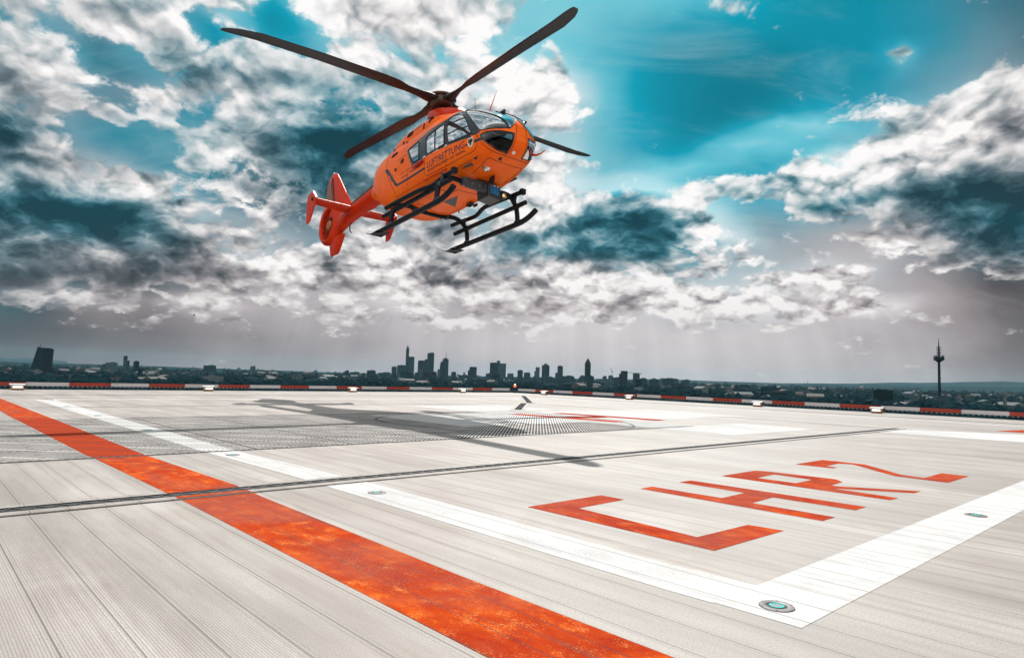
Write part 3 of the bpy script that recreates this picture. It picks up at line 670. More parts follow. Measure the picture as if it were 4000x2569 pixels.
mx = M_WG.n('ShaderNodeMixShader'); M_WG.t.links.new(M_WG.math('MULTIPLY', fr.outputs[0], .9), mx.inputs[0]); M_WG.t.links.new(tr.outputs[0], mx.inputs[1]); M_WG.t.links.new(gl.outputs[0], mx.inputs[2]); M_WG.t.links.new(mx.outputs[0], M_WG.out.inputs[0]); M_WG = M_WG.m

# --- shell: one dense grid whose cells are sorted into paint, dark band and glazing
FRONTW = [(1.58, 1.37), (1.52, 1.54), (1.45, 1.85), (1.46, 1.94), (1.55, 1.99), (1.75, 1.98), (1.91, 1.88), (2.09, 1.69), (2.28, 1.37), (2.25, 1.335)]
MIDW = [(.81, 1.385), (.74, 1.45), (.68, 1.78), (.75, 1.83), (1.29, 1.90), (1.36, 1.86), (1.43, 1.41), (1.39, 1.385)]
REARW = [(-.11, 1.79), (-.05, 1.83), (.33, 1.84), (.36, 1.80), (.43, 1.41), (.38, 1.39), (.19, 1.42), (.11, 1.49)]
BANDP = [(-.20, 1.83), (.25, 1.91), (.57, 1.95), (.66, 1.98), (1.31, 1.99), (1.42, 2.05), (1.55, 2.10), (1.78, 2.09), (1.96, 1.95), (2.26, 1.64), (2.52, 1.30), (2.40, 1.275), (1.57, 1.31), (.67, 1.345), (.12, 1.37), (.04, 1.45)]
WIND = [(2.51, .62, 1.34), (2.65, .58, 1.32), (2.77, .52, 1.31), (2.91, .41, 1.30), (2.98, .25, 1.32), (2.95, .13, 1.46), (2.86, .035, 1.62), (2.68, .03, 1.80), (2.40, .03, 1.95), (2.10, .03, 2.08), (1.80, .03, 2.20), (1.76, .30, 2.17), (1.80, .50, 2.07), (1.97, .60, 1.92), (2.28, .645, 1.61), (2.46, .635, 1.40)]
CHIN = [(2.52, .62, 1.235), (2.58, .60, 1.26), (2.69, .56, 1.265), (2.85, .48, 1.25), (2.96, .32, 1.235), (3.01, .165, 1.23), (2.93, .17, 1.05), (2.80, .19, .905), (2.75, .38, .935), (2.67, .53, 1.04), (2.58, .60, 1.14)]
P0 = np.array([1.35, 0, 1.25])
def sph(p):
    d = np.asarray(p, float)-P0; return np.stack([np.arctan2(d[..., 2], d[..., 0]), np.arcsin(d[..., 1]/np.linalg.norm(d, axis=-1))], -1)
def inpoly(pts, poly):
    x, y = pts[..., 0], pts[..., 1]; c = np.zeros(x.shape, bool); n = len(poly)
    for i in range(n):
        x0, y0 = poly[i]; x1, y1 = poly[(i+1) % n]
        if y0 == y1: continue
        k = ((y0 > y) != (y1 > y)) & (x < (x1-x0)*(y-y0)/(y1-y0)+x0); c ^= k
    return c
us = np.linspace(0, 2.48, 360); NTH = 320
th = 2*np.pi*np.arange(NTH)/NTH
GP = hull_pt((NX0-us*us)[:, None], th[None, :])
V = GP.reshape(-1, 3); idx = np.arange(V.shape[0]).reshape(len(us), NTH); nx = np.roll(idx, -1, 1)
F = np.stack([idx[:-1], nx[:-1], nx[1:], idx[1:]], -1).reshape(-1, 4)
FC = V[F].mean(1); FCa = FC*[1, np.sign(1), 1]; FCa[:, 1] = np.abs(FCa[:, 1])
side = FCa[:, 1] > .40
xz = FC[:, [0, 2]]; sp = sph(FCa)
cls = np.zeros(len(F), int)
stripe = side & (((xz[:, 0] > -.53) & (xz[:, 0] < .72) & (np.abs(xz[:, 1]-1.11) < .026)) | ((xz[:, 0] > 2.37) & (xz[:, 0] < 2.60) & (np.abs(xz[:, 1]-1.155) < .032))
      | inpoly(xz, [(-.52, 1.084), (-.52, 1.136), (-.60, 1.19), (-.90, 1.50), (-1.10, 1.69), (-1.24, 1.71), (-1.22, 1.65), (-.98, 1.45), (-.66, 1.14), (-.58, 1.085)])
      | inpoly(xz, [(.48, 1.245), (-.35, 1.195), (-.35, 1.215), (.48, 1.275)]))
cls[stripe] = 2
cls[side & inpoly(xz, BANDP)] = 1
lip = FC[:, 2] > 0
for k, poly in ((10, FRONTW), (11, MIDW), (12, REARW)): cls[side & inpoly(xz, poly) & (FCa[:, 1] > .45)] = k
ps = [tuple(sph(p)) for p in WIND]; cls[inpoly(sp, ps) & (FC[:, 0] > 1.72) & (cls < 2)] = 13
pc = [tuple(sph(p)) for p in CHIN]; cls[inpoly(sp, pc) & (FC[:, 0] > 2.4) & (FC[:, 2] < 1.28)] = 14
def sub(mask, off=0.0):
    f = F[mask]; u, inv = np.unique(f, return_inverse=True); return V[u], inv.reshape(f.shape)
def shell_part(name, mask, mats, parent, idxs=None, th=0.0):
    v, f = sub(mask); o = obj(name, v, f, mats, parent, smooth=True)
    if idxs is not None: o.data.polygons.foreach_set('material_index', idxs[mask].astype(np.int32))
    return o
body = shell_part('fuselage', cls < 3, [M_PAINT, M_BAND, M_STRIPE], heli, np.where(cls < 3, cls, 0))
v, f = sub((cls < 3) & (FC[:, 0] > -.5)); dv = v-np.array([1.2, 0, 1.35]); v = v-0.024*dv/np.linalg.norm(dv*[.3, 1, 1], axis=1)[:, None]
obj('cabin_lining', v, f[:, ::-1], M_LIN, body, smooth=True)
for k, nm in ((10, 'door_window'), (11, 'cabin_window'), (12, 'rear_window'), (13, 'windshield'), (14, 'chin_window')):
    for s in (-1, 1): shell_part(nm, (cls == k) & (np.sign(FC[:, 1]) == s), M_WG, body)
tree = BVHTree.FromPolygons([Vector(v) for v in V], [tuple(f) for f in F])
def on_side(x, z, s, off=0.004):
    h = tree.ray_cast(Vector((x, s*3, z)), Vector((0, -s, 0)))
    if h[0] is None: h = tree.find_nearest(Vector((x, s*.7, z)))
    n = h[1] if h[1].dot(h[0]-Vector((1, 0, 1.4))) > 0 else -h[1]
    return h[0]+n*off
def on_hull(p, off=0.004):
    h = tree.find_nearest(Vector(p)); n = h[1] if h[1].dot(h[0]-Vector((min(h[0].x, 2.2), 0, 1.3))) > 0 else -h[1]
    return h[0]+n*off
def loopline(name, pts, r, mat, closed=True, parent=body, sub_=4):
    P = []
    N = len(pts)
    for i in range(N if closed else N-1):
        a, b = Vector(pts[i]), Vector(pts[(i+1) % N])
        for k in range(sub_): P.append(a.lerp(b, k/sub_))
    P.append(Vector(pts[0]) if closed else Vector(pts[-1]))
    m = MB(); m.tube([on_hull(p, 0.0015) for p in P], r, 6); return m.build(name, mat, parent)
for s in (-1, 1):
    for poly, r in ((FRONTW, .013), (MIDW, .016), (REARW, .014)): loopline('window_seal', [on_side(x, z, s, 0) for x, z in poly], r, M_RUB)
    loopline('window_seal', [(x, s*y, z) for x, y, z in WIND], .011, M_RUB)
    loopline('window_seal', [(x, s*y, z) for x, y, z in CHIN], .010, M_RUB)
    for L in ([(1.47, 1.79), (1.70, 1.80), (1.98, 1.79)], [(1.53, 1.58), (1.86, 1.575), (2.18, 1.53)]): loopline('window_bar', [on_side(x, z, s, 0) for x, z in L], .012, M_RUB, False)
    loopline('window_bar', [on_side(x, z, s, 0) for x, z in ((1.09, 1.40), (1.06, 1.65), (1.03, 1.86))], .016, M_RUB, False)
    # panel seams, kept as fine dark joints
    loopline('door_seam', [on_side(x, z, s, 0) for x, z in ((1.42, 2.0), (1.47, 1.6), (1.51, 1.31), (1.48, .93))], .005, M_RUB, False)
    loopline('door_seam', [on_side(x, z, s, 0) for x, z in ((.70, 1.34), (.67, 1.0), (.72, .94), (1.48, .93), (2.0, .955), (2.32, .98), (2.42, 1.05), (2.45, 1.15), (2.44, 1.26))], .005, M_RUB, False)
    loopline('nose_seam', [(2.95, s*.09, 1.48), (3.0, s*.12, 1.3), (2.96, s*.13, 1.1), (2.84, s*.15, .92), (2.75, s*.22, .865), (2.70, s*.38, .89), (2.62, s*.53, .98), (2.52, s*.62, 1.12), (2.44, s*.645, 1.28)], .005, M_RUB, False)
    loopline('panel_seam', [on_side(x, z, s, 0) for x, z in ((-.6, .70), (-.72, 1.05), (-1.05, 1.47), (-1.2, 1.85), (-1.2, 2.1))], .005, M_RUB, False)
    loopline('panel_seam', [on_side(x, z, s, 0) for x, z in ((-.7, .88), (-.1, .88), (.60, .88))], .0025, M_RUB, False)
    m = MB(); m.tube([on_side(x, .88, s, .022) for x in np.linspace(.62, 1.47, 8)], .013, 8); m.build('door_rail', M_PAINTR, body)
    m = MB(); m.tube([on_side(x, z, s, .035) for x, z in ((.20, 1.262), (.40, 1.275), (.54, 1.285), (.68, 1.29))], [.012, .034, .040, .018], 8); m.build('position_light', plain('red fairing', (.45, .02, .01), .3), body)
    for x, zq in ((.67, 1.37), (1.50, 1.335)):
        m = MB(); q = on_side(x, zq, s, .008); m.box(q, (.085, .02, .035), bev=.006); m.build('door_handle', M_PTOP, body)
    m = MB(); m.lathe([(.034, 0), (.034, .03), (.022, .035)], on_side(-.64, 1.51, s, 0), 14, Matrix.Rotation(R(90)*-s, 3, 'X')); m.build('filler_cap', M_HUB, body)
    for x, z, w, hh in ((-.86, 1.96, .34, .075), (-.36, 1.63, .16, .08)):
        m = MB()
        for i in range(4): m.tube([on_side(x+(-.5+k*.5)*w*(1-.2*abs(i-1.5)), z-hh/2+hh*i/3, s, .002) for k in range(3)], .009, 6)
        m.build('vent', M_RUB, body)
    for L in (((-.45, 1.33), (.15, 1.33)), ((.66, .80), (1.46, .80)), ((1.6, .82), (2.2, .86)), ((-.62, 1.72), (-.2, 1.74)), ((.62, 1.30), (.60, .90)), ((-.05, 1.36), (-.10, .86))): loopline('rivet_seam', [on_side(x, z, s, 0) for x, z in L], .0035, M_STRIPE, False)
    # dark triangle ahead of the door
    pts = [on_hull((2.24, s*.57, .88), .004), on_hull((2.38, s*.55, .90), .004), on_hull((2.28, s*.53, .835), .004)]
    obj('warning_triangle', pts, [(0, 1, 2)], M_STRIPE, body)
loopline('nose_seam', [(2.75, -.22, .865), (2.77, 0, .855), (2.75, .22, .865)], .005, M_RUB, False)
loopline('hatch_seam', [(1.95, -.39, .71), (2.25, -.40, .76), (2.48, -.41, .835), (2.54, -.38, .845), (2.58, -.15, .815), (2.59, 0, .81), (2.58, .15, .815), (2.54, .38, .845), (2.48, .41, .835), (2.25, .40, .76), (1.95, .39, .71)], .005, M_RUB, False)
# belly arrow, oil stain free: dark triangle painted on the underside
pts = [(.46, -.16, .6), (.96, -.09, .6), (.37, .21, .6)]
obj('belly_triangle', [on_hull(p, .004) for p in pts], [(0, 1, 2)], M_STRIPE, body); obj('belly_triangle', [on_hull(p, .004) for p in ((.33, -.36, .62), (.56, -.26, .6), (.50, -.22, .6))], [(0, 1, 2)], M_STRIPE, body)
for L in ([(.9, -.5, .6), (1.0, -.3, .6), (1.2, -.25, .6), (1.25, .1, .6), (1.3, .35, .6)], [(-.1, -.5, .6), (.0, -.3, .6), (-.2, 0, .6), (-.1, .3, .6)]): loopline('belly_seam', L, .005, M_RUB, False)
# lettering on both flanks
def lettering(name, text, size, x0, x1, z0, z1, s, mat, bold=0.0, spacing=1.0):
    cu = bpy.data.curves.new(name, 'FONT'); cu.body = text; cu.size = size; cu.offset = bold; cu.space_character = spacing; cu.resolution_u = 3
    t = bpy.data.objects.new(name+'_tmp', cu); COL.objects.link(t); bpy.context.view_layer.update()
    me = bpy.data.meshes.new_from_object(t.evaluated_get(bpy.context.evaluated_depsgraph_get())); bpy.data.objects.remove(t)
    bm = bmesh.new(); bm.from_mesh(me); bmesh.ops.remove_doubles(bm, verts=bm.verts, dist=1e-5); bmesh.ops.triangulate(bm, faces=bm.faces[:])
    bmesh.ops.subdivide_edges(bm, edges=[e for e in bm.edges if e.calc_length() > size*.25], cuts=2)
    co = np.array([v.co[:] for v in bm.verts]); lo, hi = co.min(0), co.max(0)
    for v in bm.verts:
        a = (v.co.x-lo[0])/(hi[0]-lo[0]); b = (v.co.y-0)/(hi[1]); 
        x = x0+(x1-x0)*a; z = z0[0]+(z0[1]-z0[0])*a+(z1-z0[0])*b
        v.co = on_side(x, z, s, .005)
    bm.to_mesh(me); bm.free(); o = bpy.data.objects.new(name, me); COL.objects.link(o); o.parent = body; me.materials.clear(); me.materials.append(mat); return o
for s in (-1, 1):
    a, b = (.80, 2.11) if s < 0 else (2.11, .80)
    zz = (1.078, 1.105) if s < 0 else (1.105, 1.078)
    lettering('lettering', 'LUFTRETTUNG', .2, a, b, zz, zz[0]+.14, s, M_STRIPE, .0005)
    lettering('lettering', 'BUNDESMINISTERIUM  DES  INNERN', .06, a+.02*s*-1, b, (zz[0]-.085, zz[1]-.085), zz[0]-.085+.052, s, M_STRIPE, .0)
    m = [on_side(x, z, s, .005) for x, z in ((2.135, 1.115), (2.185, 1.115), (2.185, 1.168), (2.135, 1.168))]; obj('square_mark', m, [(0, 1, 2, 3)], M_STRIPE, body)
    # crest: pale shield with a black eagle
    x0, z0 = 2.275, 1.175
    shp = [(-.085, .085), (.085, .085), (.085, -.02), (.06, -.085), (0, -.115), (-.06, -.085), (-.085, -.02)]
    m = MB(); c0 = on_side(x0, z0, s, .005); P = [on_side(x0+a*.9, z0+b, s, .005) for a, b in shp]; m.add([c0]+P, [(0, i+1, (i+1) % len(P)+1) for i in range(len(P))]); crest = m.build('crest', plain('cream crest field', (.62, .56, .44), .4), body)
    eag = [(0, .07), (.014, .05), (.010, .03), (.05, .062), (.066, .045), (.060, -.02), (.045, .005), (.040, -.03), (.028, -.005), (.018, -.03), (.03, -.06), (.012, -.058), (0, -.09)]
    eag = eag+[(-a, b) for a, b in eag[-2:0:-1]]
    m = MB(); c0 = on_side(x0, z0, s, .008); P = [on_side(x0+a*.9, z0+b, s, .008) for a, b in eag]; m.add([c0]+P, [(0, i+1, (i+1) % len(P)+1) for i in range(len(P))])
    o = m.build('eagle', M_RUB, body)

# --- engine cowling, mast fairing
cs = [(1.32, 2.27, .18, 2.15), (1.14, 2.37, .33, 2.1), (.88, 2.47, .45, 2.05), (.48, 2.56, .54, 2.0), (0, 2.61, .585, 1.95), (-.7, 2.61, .585, 1.95), (-1.2, 2.56, .55, 1.95), (-1.6, 2.46, .48, 1.93), (-1.95, 2.34, .39, 1.92), (-2.35, 2.21, .30, 1.9), (-2.75, 2.11, .23, 1.88)]
secs = []
for x, zt, w, zb in cs:
    q = []
    for t in np.linspace(0, 2*math.pi, 48, endpoint=False):
        c, s_ = math.cos(t), math.sin(t); zm = zb+.45*(zt-zb); e = 2/3.0
        q.append((x, w*math.copysign(abs(c)**e, c), zm+((zt-zm) if s_ > 0 else (zm-zb))*math.copysign(abs(s_)**e, s_)))
    secs.append(q)
m = MB(); m.loft(secs); cowl = m.build('engine_cowling', M_PAINT, heli, auto=60)
ctree = BVHTree.FromObject(cowl, bpy.context.evaluated_depsgraph_get())
def on_cowl(x, z, s, off=.004):
    h = ctree.ray_cast(Vector((x, s*3, z)), Vector((0, -s, 0)))
    return (h[0]+Vector((0, s*off, 0))) if h[0] else Vector((x, s*.5, z))
for s in (-1, 1):
    for x, z, w, hh in ((-.44, 2.37, .30, .10), (-1.34, 2.26, .26, .09)):
        m = MB()
        for i in range(5): m.tube([on_cowl(x+(-.5+k*.5)*w*(1-.25*abs(i-2)/2), z-hh/2+hh*i/4, s, .003) for k in range(3)], .010, 6)
        m.build('vent', M_RUB, cowl)
    for x, z in ((.17, 2.34), (-.72, 2.22), (-1.02, 2.08)):
        m = MB(); m.tube([on_cowl(x, z-.06, s, .002), on_cowl(x, z+.06, s, .002)], .028, 6); m.build('latch', M_RUB, cowl)
    for x in (.28, -.86): 
        m = MB(); m.tube([on_cowl(x, z, s, .001) for z in (2.05, 2.25, 2.40, 2.52)], .004, 6); m.build('panel_seam', M_RUB, cowl)
    m = MB(); m.tube([on_cowl(.35, 2.36, s, .0), on_cowl(.47, 2.45, s, .03), on_cowl(.33, 2.47, s, .07)], [.03, .03, .012], 6); m.build('intake_lip', M_RUB, cowl)
    cu = bpy.data.curves.new('l', 'FONT'); cu.body = 'AIRBUS'; cu.size = .1; cu.resolution_u = 2; cu.offset = .003
    t = bpy.data.objects.new('l', cu); COL.objects.link(t); bpy.context.view_layer.update()
    me = bpy.data.meshes.new_from_object(t.evaluated_get(bpy.context.evaluated_depsgraph_get())); bpy.data.objects.remove(t)
    xs = [v.co.x for v in me.vertices]; a, b = (-.33, .08) if s < 0 else (.08, -.33)
    for v in me.vertices: v.co = on_cowl(a+(b-a)*(v.co.x-min(xs))/(max(xs)-min(xs)), 2.39+v.co.y*.85, s, .005)
    o = bpy.data.objects.new('lettering', me); COL.objects.link(o); o.parent = cowl; me.materials.clear(); me.materials.append(M_STRIPE)
m = MB(); m.loft([[(x0+rx*math.cos(t), ry*math.sin(t), z) for t in np.linspace(0, 2*math.pi, 32, endpoint=False)] for x0, rx, ry, z in ((.36, .84, .42, 2.28), (.36, .80, .42, 2.46), (.28, .68, .40, 2.62), (.14, .52, .38, 2.75), (.03, .42, .35, 2.83), (-.04, .34, .31, 2.865), (-.08, .25, .25, 2.85))]); m.build('mast_fairing', M_PAINTR, heli, auto=60)

# --- tail boom, fan shroud, fins
def ell(x, zc, ry, rz, n=28): return [(x, ry*math.cos(t), zc+rz*math.sin(t)) for t in np.linspace(0, 2*math.pi, n, endpoint=False)]
m = MB(); m.loft([ell(x, zc, ry, rz) for x, zc, ry, rz in ((-2.6, 1.87, .31, .33), (-2.95, 1.87, .27, .275), (-3.5, 1.86, .25, .26), (-4.3, 1.84, .215, .245), (-4.9, 1.79, .19, .25), (-5.4, 1.74, .16, .30), (-5.65, 1.72, .14, .34))]); boom = m.build('tail_boom', M_PAINTR, heli, auto=60)
m = MB()
for s in (-1, 1): m.tube([(x, s*(ry+.004)*math.cos(.42), zc+rz*math.sin(.42)) for x, zc, ry, rz in ((-2.85, 1.87, .283, .292), (-3.0, 1.87, .267, .273), (-3.5, 1.86, .25, .26), (-4.3, 1.84, .215, .245), (-4.6, 1.82, .205, .248))], .016, 6)
m.build('boom_stripe', M_STRIPE, boom)
m = MB()
for x in (-3.3, -3.75): m.tube([(x, .262*math.cos(t), 1.885+.277*math.sin(t)) for t in np.linspace(.1, 2.9, 12)], .008, 6)
m.build('cable', M_RUB, boom)
for x in (-3.35, -3.95): m = MB(); m.box((x, .06, 1.87-.258), (.14, .09, .006)); m.build('plate', M_PTOP, boom)
m = MB(); m.tube([(-4.95, .02, 1.56), (-5.05, .02, 1.46), (-5.02, .02, 1.30), (-4.9, .02, 1.22)], .018, 8); m.build('antenna', M_RUB, boom)
DC = (-6.40, 1.79); DR = .47
outl = [(0, 1.05), (20, .98), (40, .86), (60, .80), (90, .80), (115, .84), (140, .90), (165, .92), (182, .90), (205, .77), (225, .69), (250, .62), (270, .61), (290, .69), (310, .78), (330, .86), (345, .97), (360, 1.05)]
NS = 72
def orad(t): return np.interp(math.degrees(t) % 360, [a for a, b in outl], [b for a, b in outl])
prof = [('o', 1.0, .0), ('o', .985, .05), ('o', .94, .085), ('m', .5, .125), ('i', 1.15, .165), ('i', 1.08, .18), ('i', 1.02, .165), ('i', 1.0, .13), ('i', .98, .0)]
prof = prof+[(k, a, -b) for k, a, b in prof[-2:0:-1]]
secs = []
for k, a, b in prof:
    q = []
    for i in range(NS):
        t = 2*math.pi*i/NS; ro = orad(t)
        r = ro*a if k == 'o' else DR*a if k == 'i' else (ro+DR*1.15)/2
        q.append((DC[0]+r*math.cos(t), b, DC[1]+r*math.sin(t)))
    secs.append(q)
secs.append(secs[0])
m = MB(); m.loft(secs, cap=False); shroud = m.build('fan_shroud', M_PAINTR, heli, auto=70)
RY = Matrix.Rotation(R(90), 3, 'X')
m = MB(); m.lathe([(.0, .13), (.12, .125), (.165, .09), (.175, .0), (.175, -.12), (.0, -.14)], (DC[0], 0, DC[1]), 28, RY, cap=False); fan = m.build('fan_hub', plain('orange bronze fan hub', (.40, .12, .03), .4, .3), shroud)
m = MB()
for i in range(11):
    t = 2*math.pi*(i+.3*(i % 2))/11; m.box((DC[0]+.31*math.cos(t), -.08, DC[1]+.31*math.sin(t)), (.36, .015, .035), rot=Matrix.Rotation(-t, 3, 'Y'))
m.build('stator_vanes', plain('dark fan metal', (.035, .02, .014), .5, .4), shroud)
m = MB()
for i in range(10):
    t = 2*math.pi*i/10+.2; m.box((DC[0]+.31*math.cos(t), .04, DC[1]+.31*math.sin(t)), (.36, .014, .09), rot=Matrix.Rotation(-t, 3, 'Y') @ Matrix.Rotation(R(35), 3, 'X'))
m.build('fan_blades', M_HUB, shroud)
def foil(zs):
    out = []
    for z, le, te, th_ in zs:
        q = []
        for k in range(24):
            a = 2*math.pi*k/24; u = .5-.5*math.cos(a); y = th_*math.sin(a)*(1.25-.5*u); q.append((le+(te-le)*u, y, z))
        out.append(q)
    return out
m = MB(); m.loft(foil([(2.0, -4.88, -7.0, .10), (2.3, -5.15, -7.02, .10), (2.7, -5.53, -6.99, .09), (3.2, -6.0, -6.93, .075), (3.40, -6.2, -6.82, .06), (3.47, -6.33, -6.68, .035)])); fin = m.build('tail_fin', M_PAINTR, heli, auto=60)
m = MB()
for s in (-1, 1): m.add([(-6.0, s*.106, 2.35), (-6.08, s*.106, 2.35), (-6.46, s*.088, 3.30), (-6.37, s*.088, 3.30)], [(0, 1, 2, 3)])
m.build('fin_stripe', M_RUB, fin)
m = MB()
for s in (-1, 1): m.add([(-6.22, s*.104, 2.50), (-6.92, s*.060, 2.50), (-6.86, s*.050, 3.22), (-6.52, s*.084, 3.22)], [(0, 1, 2, 3)])
m.build('fin_panel', plain('bronze fin panel', (.24, .085, .03), .35, .2, var=.3, scale=5), fin)
m = MB(); m.lathe([(.03, 3.46), (.035, 3.50), (.015, 3.53)], (-6.5, 0, 0), 12); m.build('tail_light', M_PTOP, fin); m = MB(); m.tube([(-6.9, 0, 3.14), (-7.06, 0, 3.10)], .03, 8); m.build('rear_light', M_RUB, fin)
m = MB(); m.loft(foil([(1.30, -5.36, -6.50, .10), (1.10, -5.48, -6.42, .085), (.88, -5.62, -6.34, .06), (.80, -5.69, -6.28, .045)])); lf = m.build('lower_fin', M_PAINTR, heli, auto=60)
m = MB(); m.tube([(-6.1, 0, .80), (-6.25, 0, .74)], .01, 6); m.build('bumper', M_RUB, lf)
def foily(ys):
    return [[(le+(te-le)*(.5-.5*math.cos(2*math.pi*k/20)), y, z+th_*math.sin(2*math.pi*k/20)) for k in range(20)] for y, z, le, te, th_ in ys]
m = MB(); m.loft(foily([(-1.2, 1.84, -4.50, -5.02, .035), (-.3, 1.83, -4.45, -5.08, .045), (.3, 1.83, -4.45, -5.08, .045), (1.2, 1.84, -4.50, -5.02, .035)])); stab = m.build('horizontal_stabiliser', M_PAINTR, heli, auto=60)
for s in (-1, 1):
    m = MB(); m.prism([(-4.74, 2.10), (-5.10, 2.06), (-5.17, 1.82), (-5.10, 1.24), (-4.88, 1.28), (-4.56, 1.70), (-4.50, 1.88)], s*1.19, s*1.235); m.build('end_plate', M_PAINTR, stab, smooth=False)
    m = MB(); m.lathe([(.05, 0), (.05, .03), (.03, .035)], (-4.72, s*1.235, 1.86), 12, Matrix.Rotation(R(-90)*s, 3, 'X')); m.build('tip_light', M_RUB, stab)

# --- rotor
HB = Vector((-.08, 0, 3.14))
m = MB(); m.lathe([(.22, -.32), (.19, -.24), (.18, -.14), (.22, -.08)], HB, 24); m.build('rotor_mast', M_DARKMETAL, heli)
m = MB(); m.lathe([(.22, -.14), (.31, -.11), (.35, -.04), (.31, .03), (.30, .10), (.34, .14), (.33, .18), (.22, .22), (.0, .23)], HB, 32, cap=False)
hub = m.build('rotor_hub', M_HUB, heli, auto=50)
for az, tip in ROTOR:
    ca, sa = math.cos(R(az)), math.sin(R(az)); ax = Vector((ca, sa, 0)); tx = Vector((-sa, ca, 0))
    secs = []
    for r, ch, tk, dz, tw in ((.10, .30, .13, .02, 0), (.30, .32, .13, .02, 6), (.48, .27, .10, .02, 14), (.75, .18, .06, .02, 22), (1.05, .17, .05, .02, 22), (1.35, .27, .038, .03, 14), (1.7, .29, .034, .035, 12), (3.2, .29, .030, .04, 6), (4.45, .29, .026, .04, 2), (4.85, .24, .02, .035, 1), (5.02, .17, .014, .03, 0), (5.1, .10, .008, .03, 0)):
        q = []; zz = dz+tip*(r/5.1)**1.3
        sweep = 0 if r < 4.6 else -(r-4.6)*.18
        for k in range(14):
            a = 2*math.pi*k/14; u = math.cos(a)*ch/2+ch*.10; w = math.sin(a)*tk/2*(1.2-.4*math.cos(a))
            u2 = u*math.cos(R(tw))-w*math.sin(R(tw)); w2 = u*math.sin(R(tw))+w*math.cos(R(tw))
            q.append(HB+Vector((0, 0, .03))+ax*r+tx*(u2+sweep)+Vector((0, 0, w2+zz)))
        secs.append(q)
    m = MB(); m.loft(secs); m.build('rotor_blade', M_BLADE, heli, auto=60)

# --- skids
def arc(P, n=6):               # rounded polyline through P
    P = [Vector(p) for p in P]; out = []
    for i in range(len(P)-1):
        p0 = P[max(i-1, 0)]; p1 = P[i]; p2 = P[i+1]; p3 = P[min(i+2, len(P)-1)]
        for k in range(n):
            t = k/n; out.append(.5*((2*p1)+(p2-p0)*t+(2*p0-5*p1+4*p2-p3)*t*t+(3*p1-p0-3*p2+p3)*t**3))
    out.append(P[-1]); return out
for xb, xt, zt in ((1.64, 1.66, .585), (-.31, -.34, .575)):
    m = MB(); half_ = [(xb, -1.0, .07), (xb, -.99, .25), (xb, -.94, .43), (xt, -.79, zt+.0), (xt, -.60, zt+.04), (xt, -.3, zt), (xt, 0, zt-.01)]
    m.tube(arc(half_+[(x, -y, z) for x, y, z in half_[-2::-1]], 5), .052, 12); m.build('cross_tube', M_SKID, heli)
    m = MB()
    for y in (-.42, .42): m.box((xt, y, zt+.02), (.13, .07, .11), bev=.01)
    m.build('tube_clamp', M_DARKMETAL, heli)
for s in (-1, 1):
    m = MB(); m.tube(arc([(-1.0, s, .045), (-.4, s, .045), (.6, s, .045), (1.55, s, .045), (1.84, s, .06), (2.08, s, .115), (2.26, s, .19)], 4), .058, 12); sk = m.build('skid_tube', M_SKID, heli)
    m = MB(); m.prism([(-1.30, .0), (-1.05, .0), (-.86, .0), (-.80, .0)], s*.85, s*1.15) if False else None
    m.box((-.86, s, .0), (.40, .30, .018), bev=.006); m.box((-1.17, s*1.0, .045), (.28, .26, .018), rot=Matrix.Rotation(R(20), 3, 'Y'), bev=.006); m.box((-.9, s, .04), (.16, .14, .07), bev=.01); m.build('snow_pad', M_SKID, sk)
    stp = [(1.99, -.84, .62), (1.66, -.85, .62), (1.38, -.95, .48), (1.06, -1.04, .46), (.4, -1.05, .48), (-.55, -1.02, .52)] if s < 0 else [(1.95, .85, .63), (.92, .86, .68), (.45, .91, .70), (.0, 1.01, .66), (-.5, 1.0, .67), (-1.02, .99, .68)]
    m = MB(); m.tube(arc(stp, 5), .050, 12); m.box((2.0, s*.845, .625), (.10, .12, .12), bev=.01); m.build('boarding_step', M_SKID, heli)
    m = MB(); m.tube([(2.0, s*.93, .415), (1.6, s*.935, .41), (.3, s*.94, .405), (-.80, s*.95, .40)], .050, 12); m.build('step_tube', M_SKID, heli)
    for x in (1.65, -.32):
        m = MB(); m.tube([(x, s*.90, .46), (x+.02, s*.92, .66)], .03, 8); m.box((x, s*.95, .42), (.13, .09, .11), bev=.01); m.build('step_bracket', M_DARKMETAL, heli)
        m = MB(); m.box((x+.02, s*1.0, .07), (.20, .10, .10), bev=.012); m.build('skid_shoe', M_DARKMETAL, sk)

# --- equipment below the nose
m = MB(); m.box((1.92, -.27, .50), (.05, .50, .21), bev=.01); m.box((1.88, -.53, .53), (.10, .08, .16), bev=.01); m.box((1.84, -.05, .60), (.16, .34, .08)); rack = m.build('equipment_rack', M_DARKMETAL, heli, smooth=False)
m = MB()
for y in (-.38, -.20): m.tube([(1.948, y+.014*math.cos(t), .50+.014*math.sin(t)) for t in np.linspace(0, 6.283, 13)], .003, 5)
m.build('bolt_ring', M_ALU, rack)
m = MB(); m.box((1.78, .14, .46), (.34, .36, .30), rot=Matrix.Rotation(R(10), 3, 'Z') @ Matrix.Rotation(R(-6), 3, 'Y'), bev=.012); m.box((1.78, .14, .62), (.2, .2, .08)); sl_ = m.build('searchlight', M_DARKMETAL, heli, smooth=False)
RZ = Matrix.Rotation(R(10), 3, 'Z') @ Matrix.Rotation(R(-6), 3, 'Y')
mlb = Mat('blue lamp filter'); nn = mlb.noise(mlb.co(), 26, 5, .7); mlb.p(col=mlb.mix(mlb.step(nn, .4, .65), (.01, .06, .20), (.03, .28, .55)), rough=.12, coat=.6)
m = MB(); m.box(Vector((1.78, .14, .46))+RZ @ Vector((.172, 0, .02)), (.01, .24, .17), rot=RZ, bev=.003); m.build('lens', mlb.m, sl_)
m = MB()
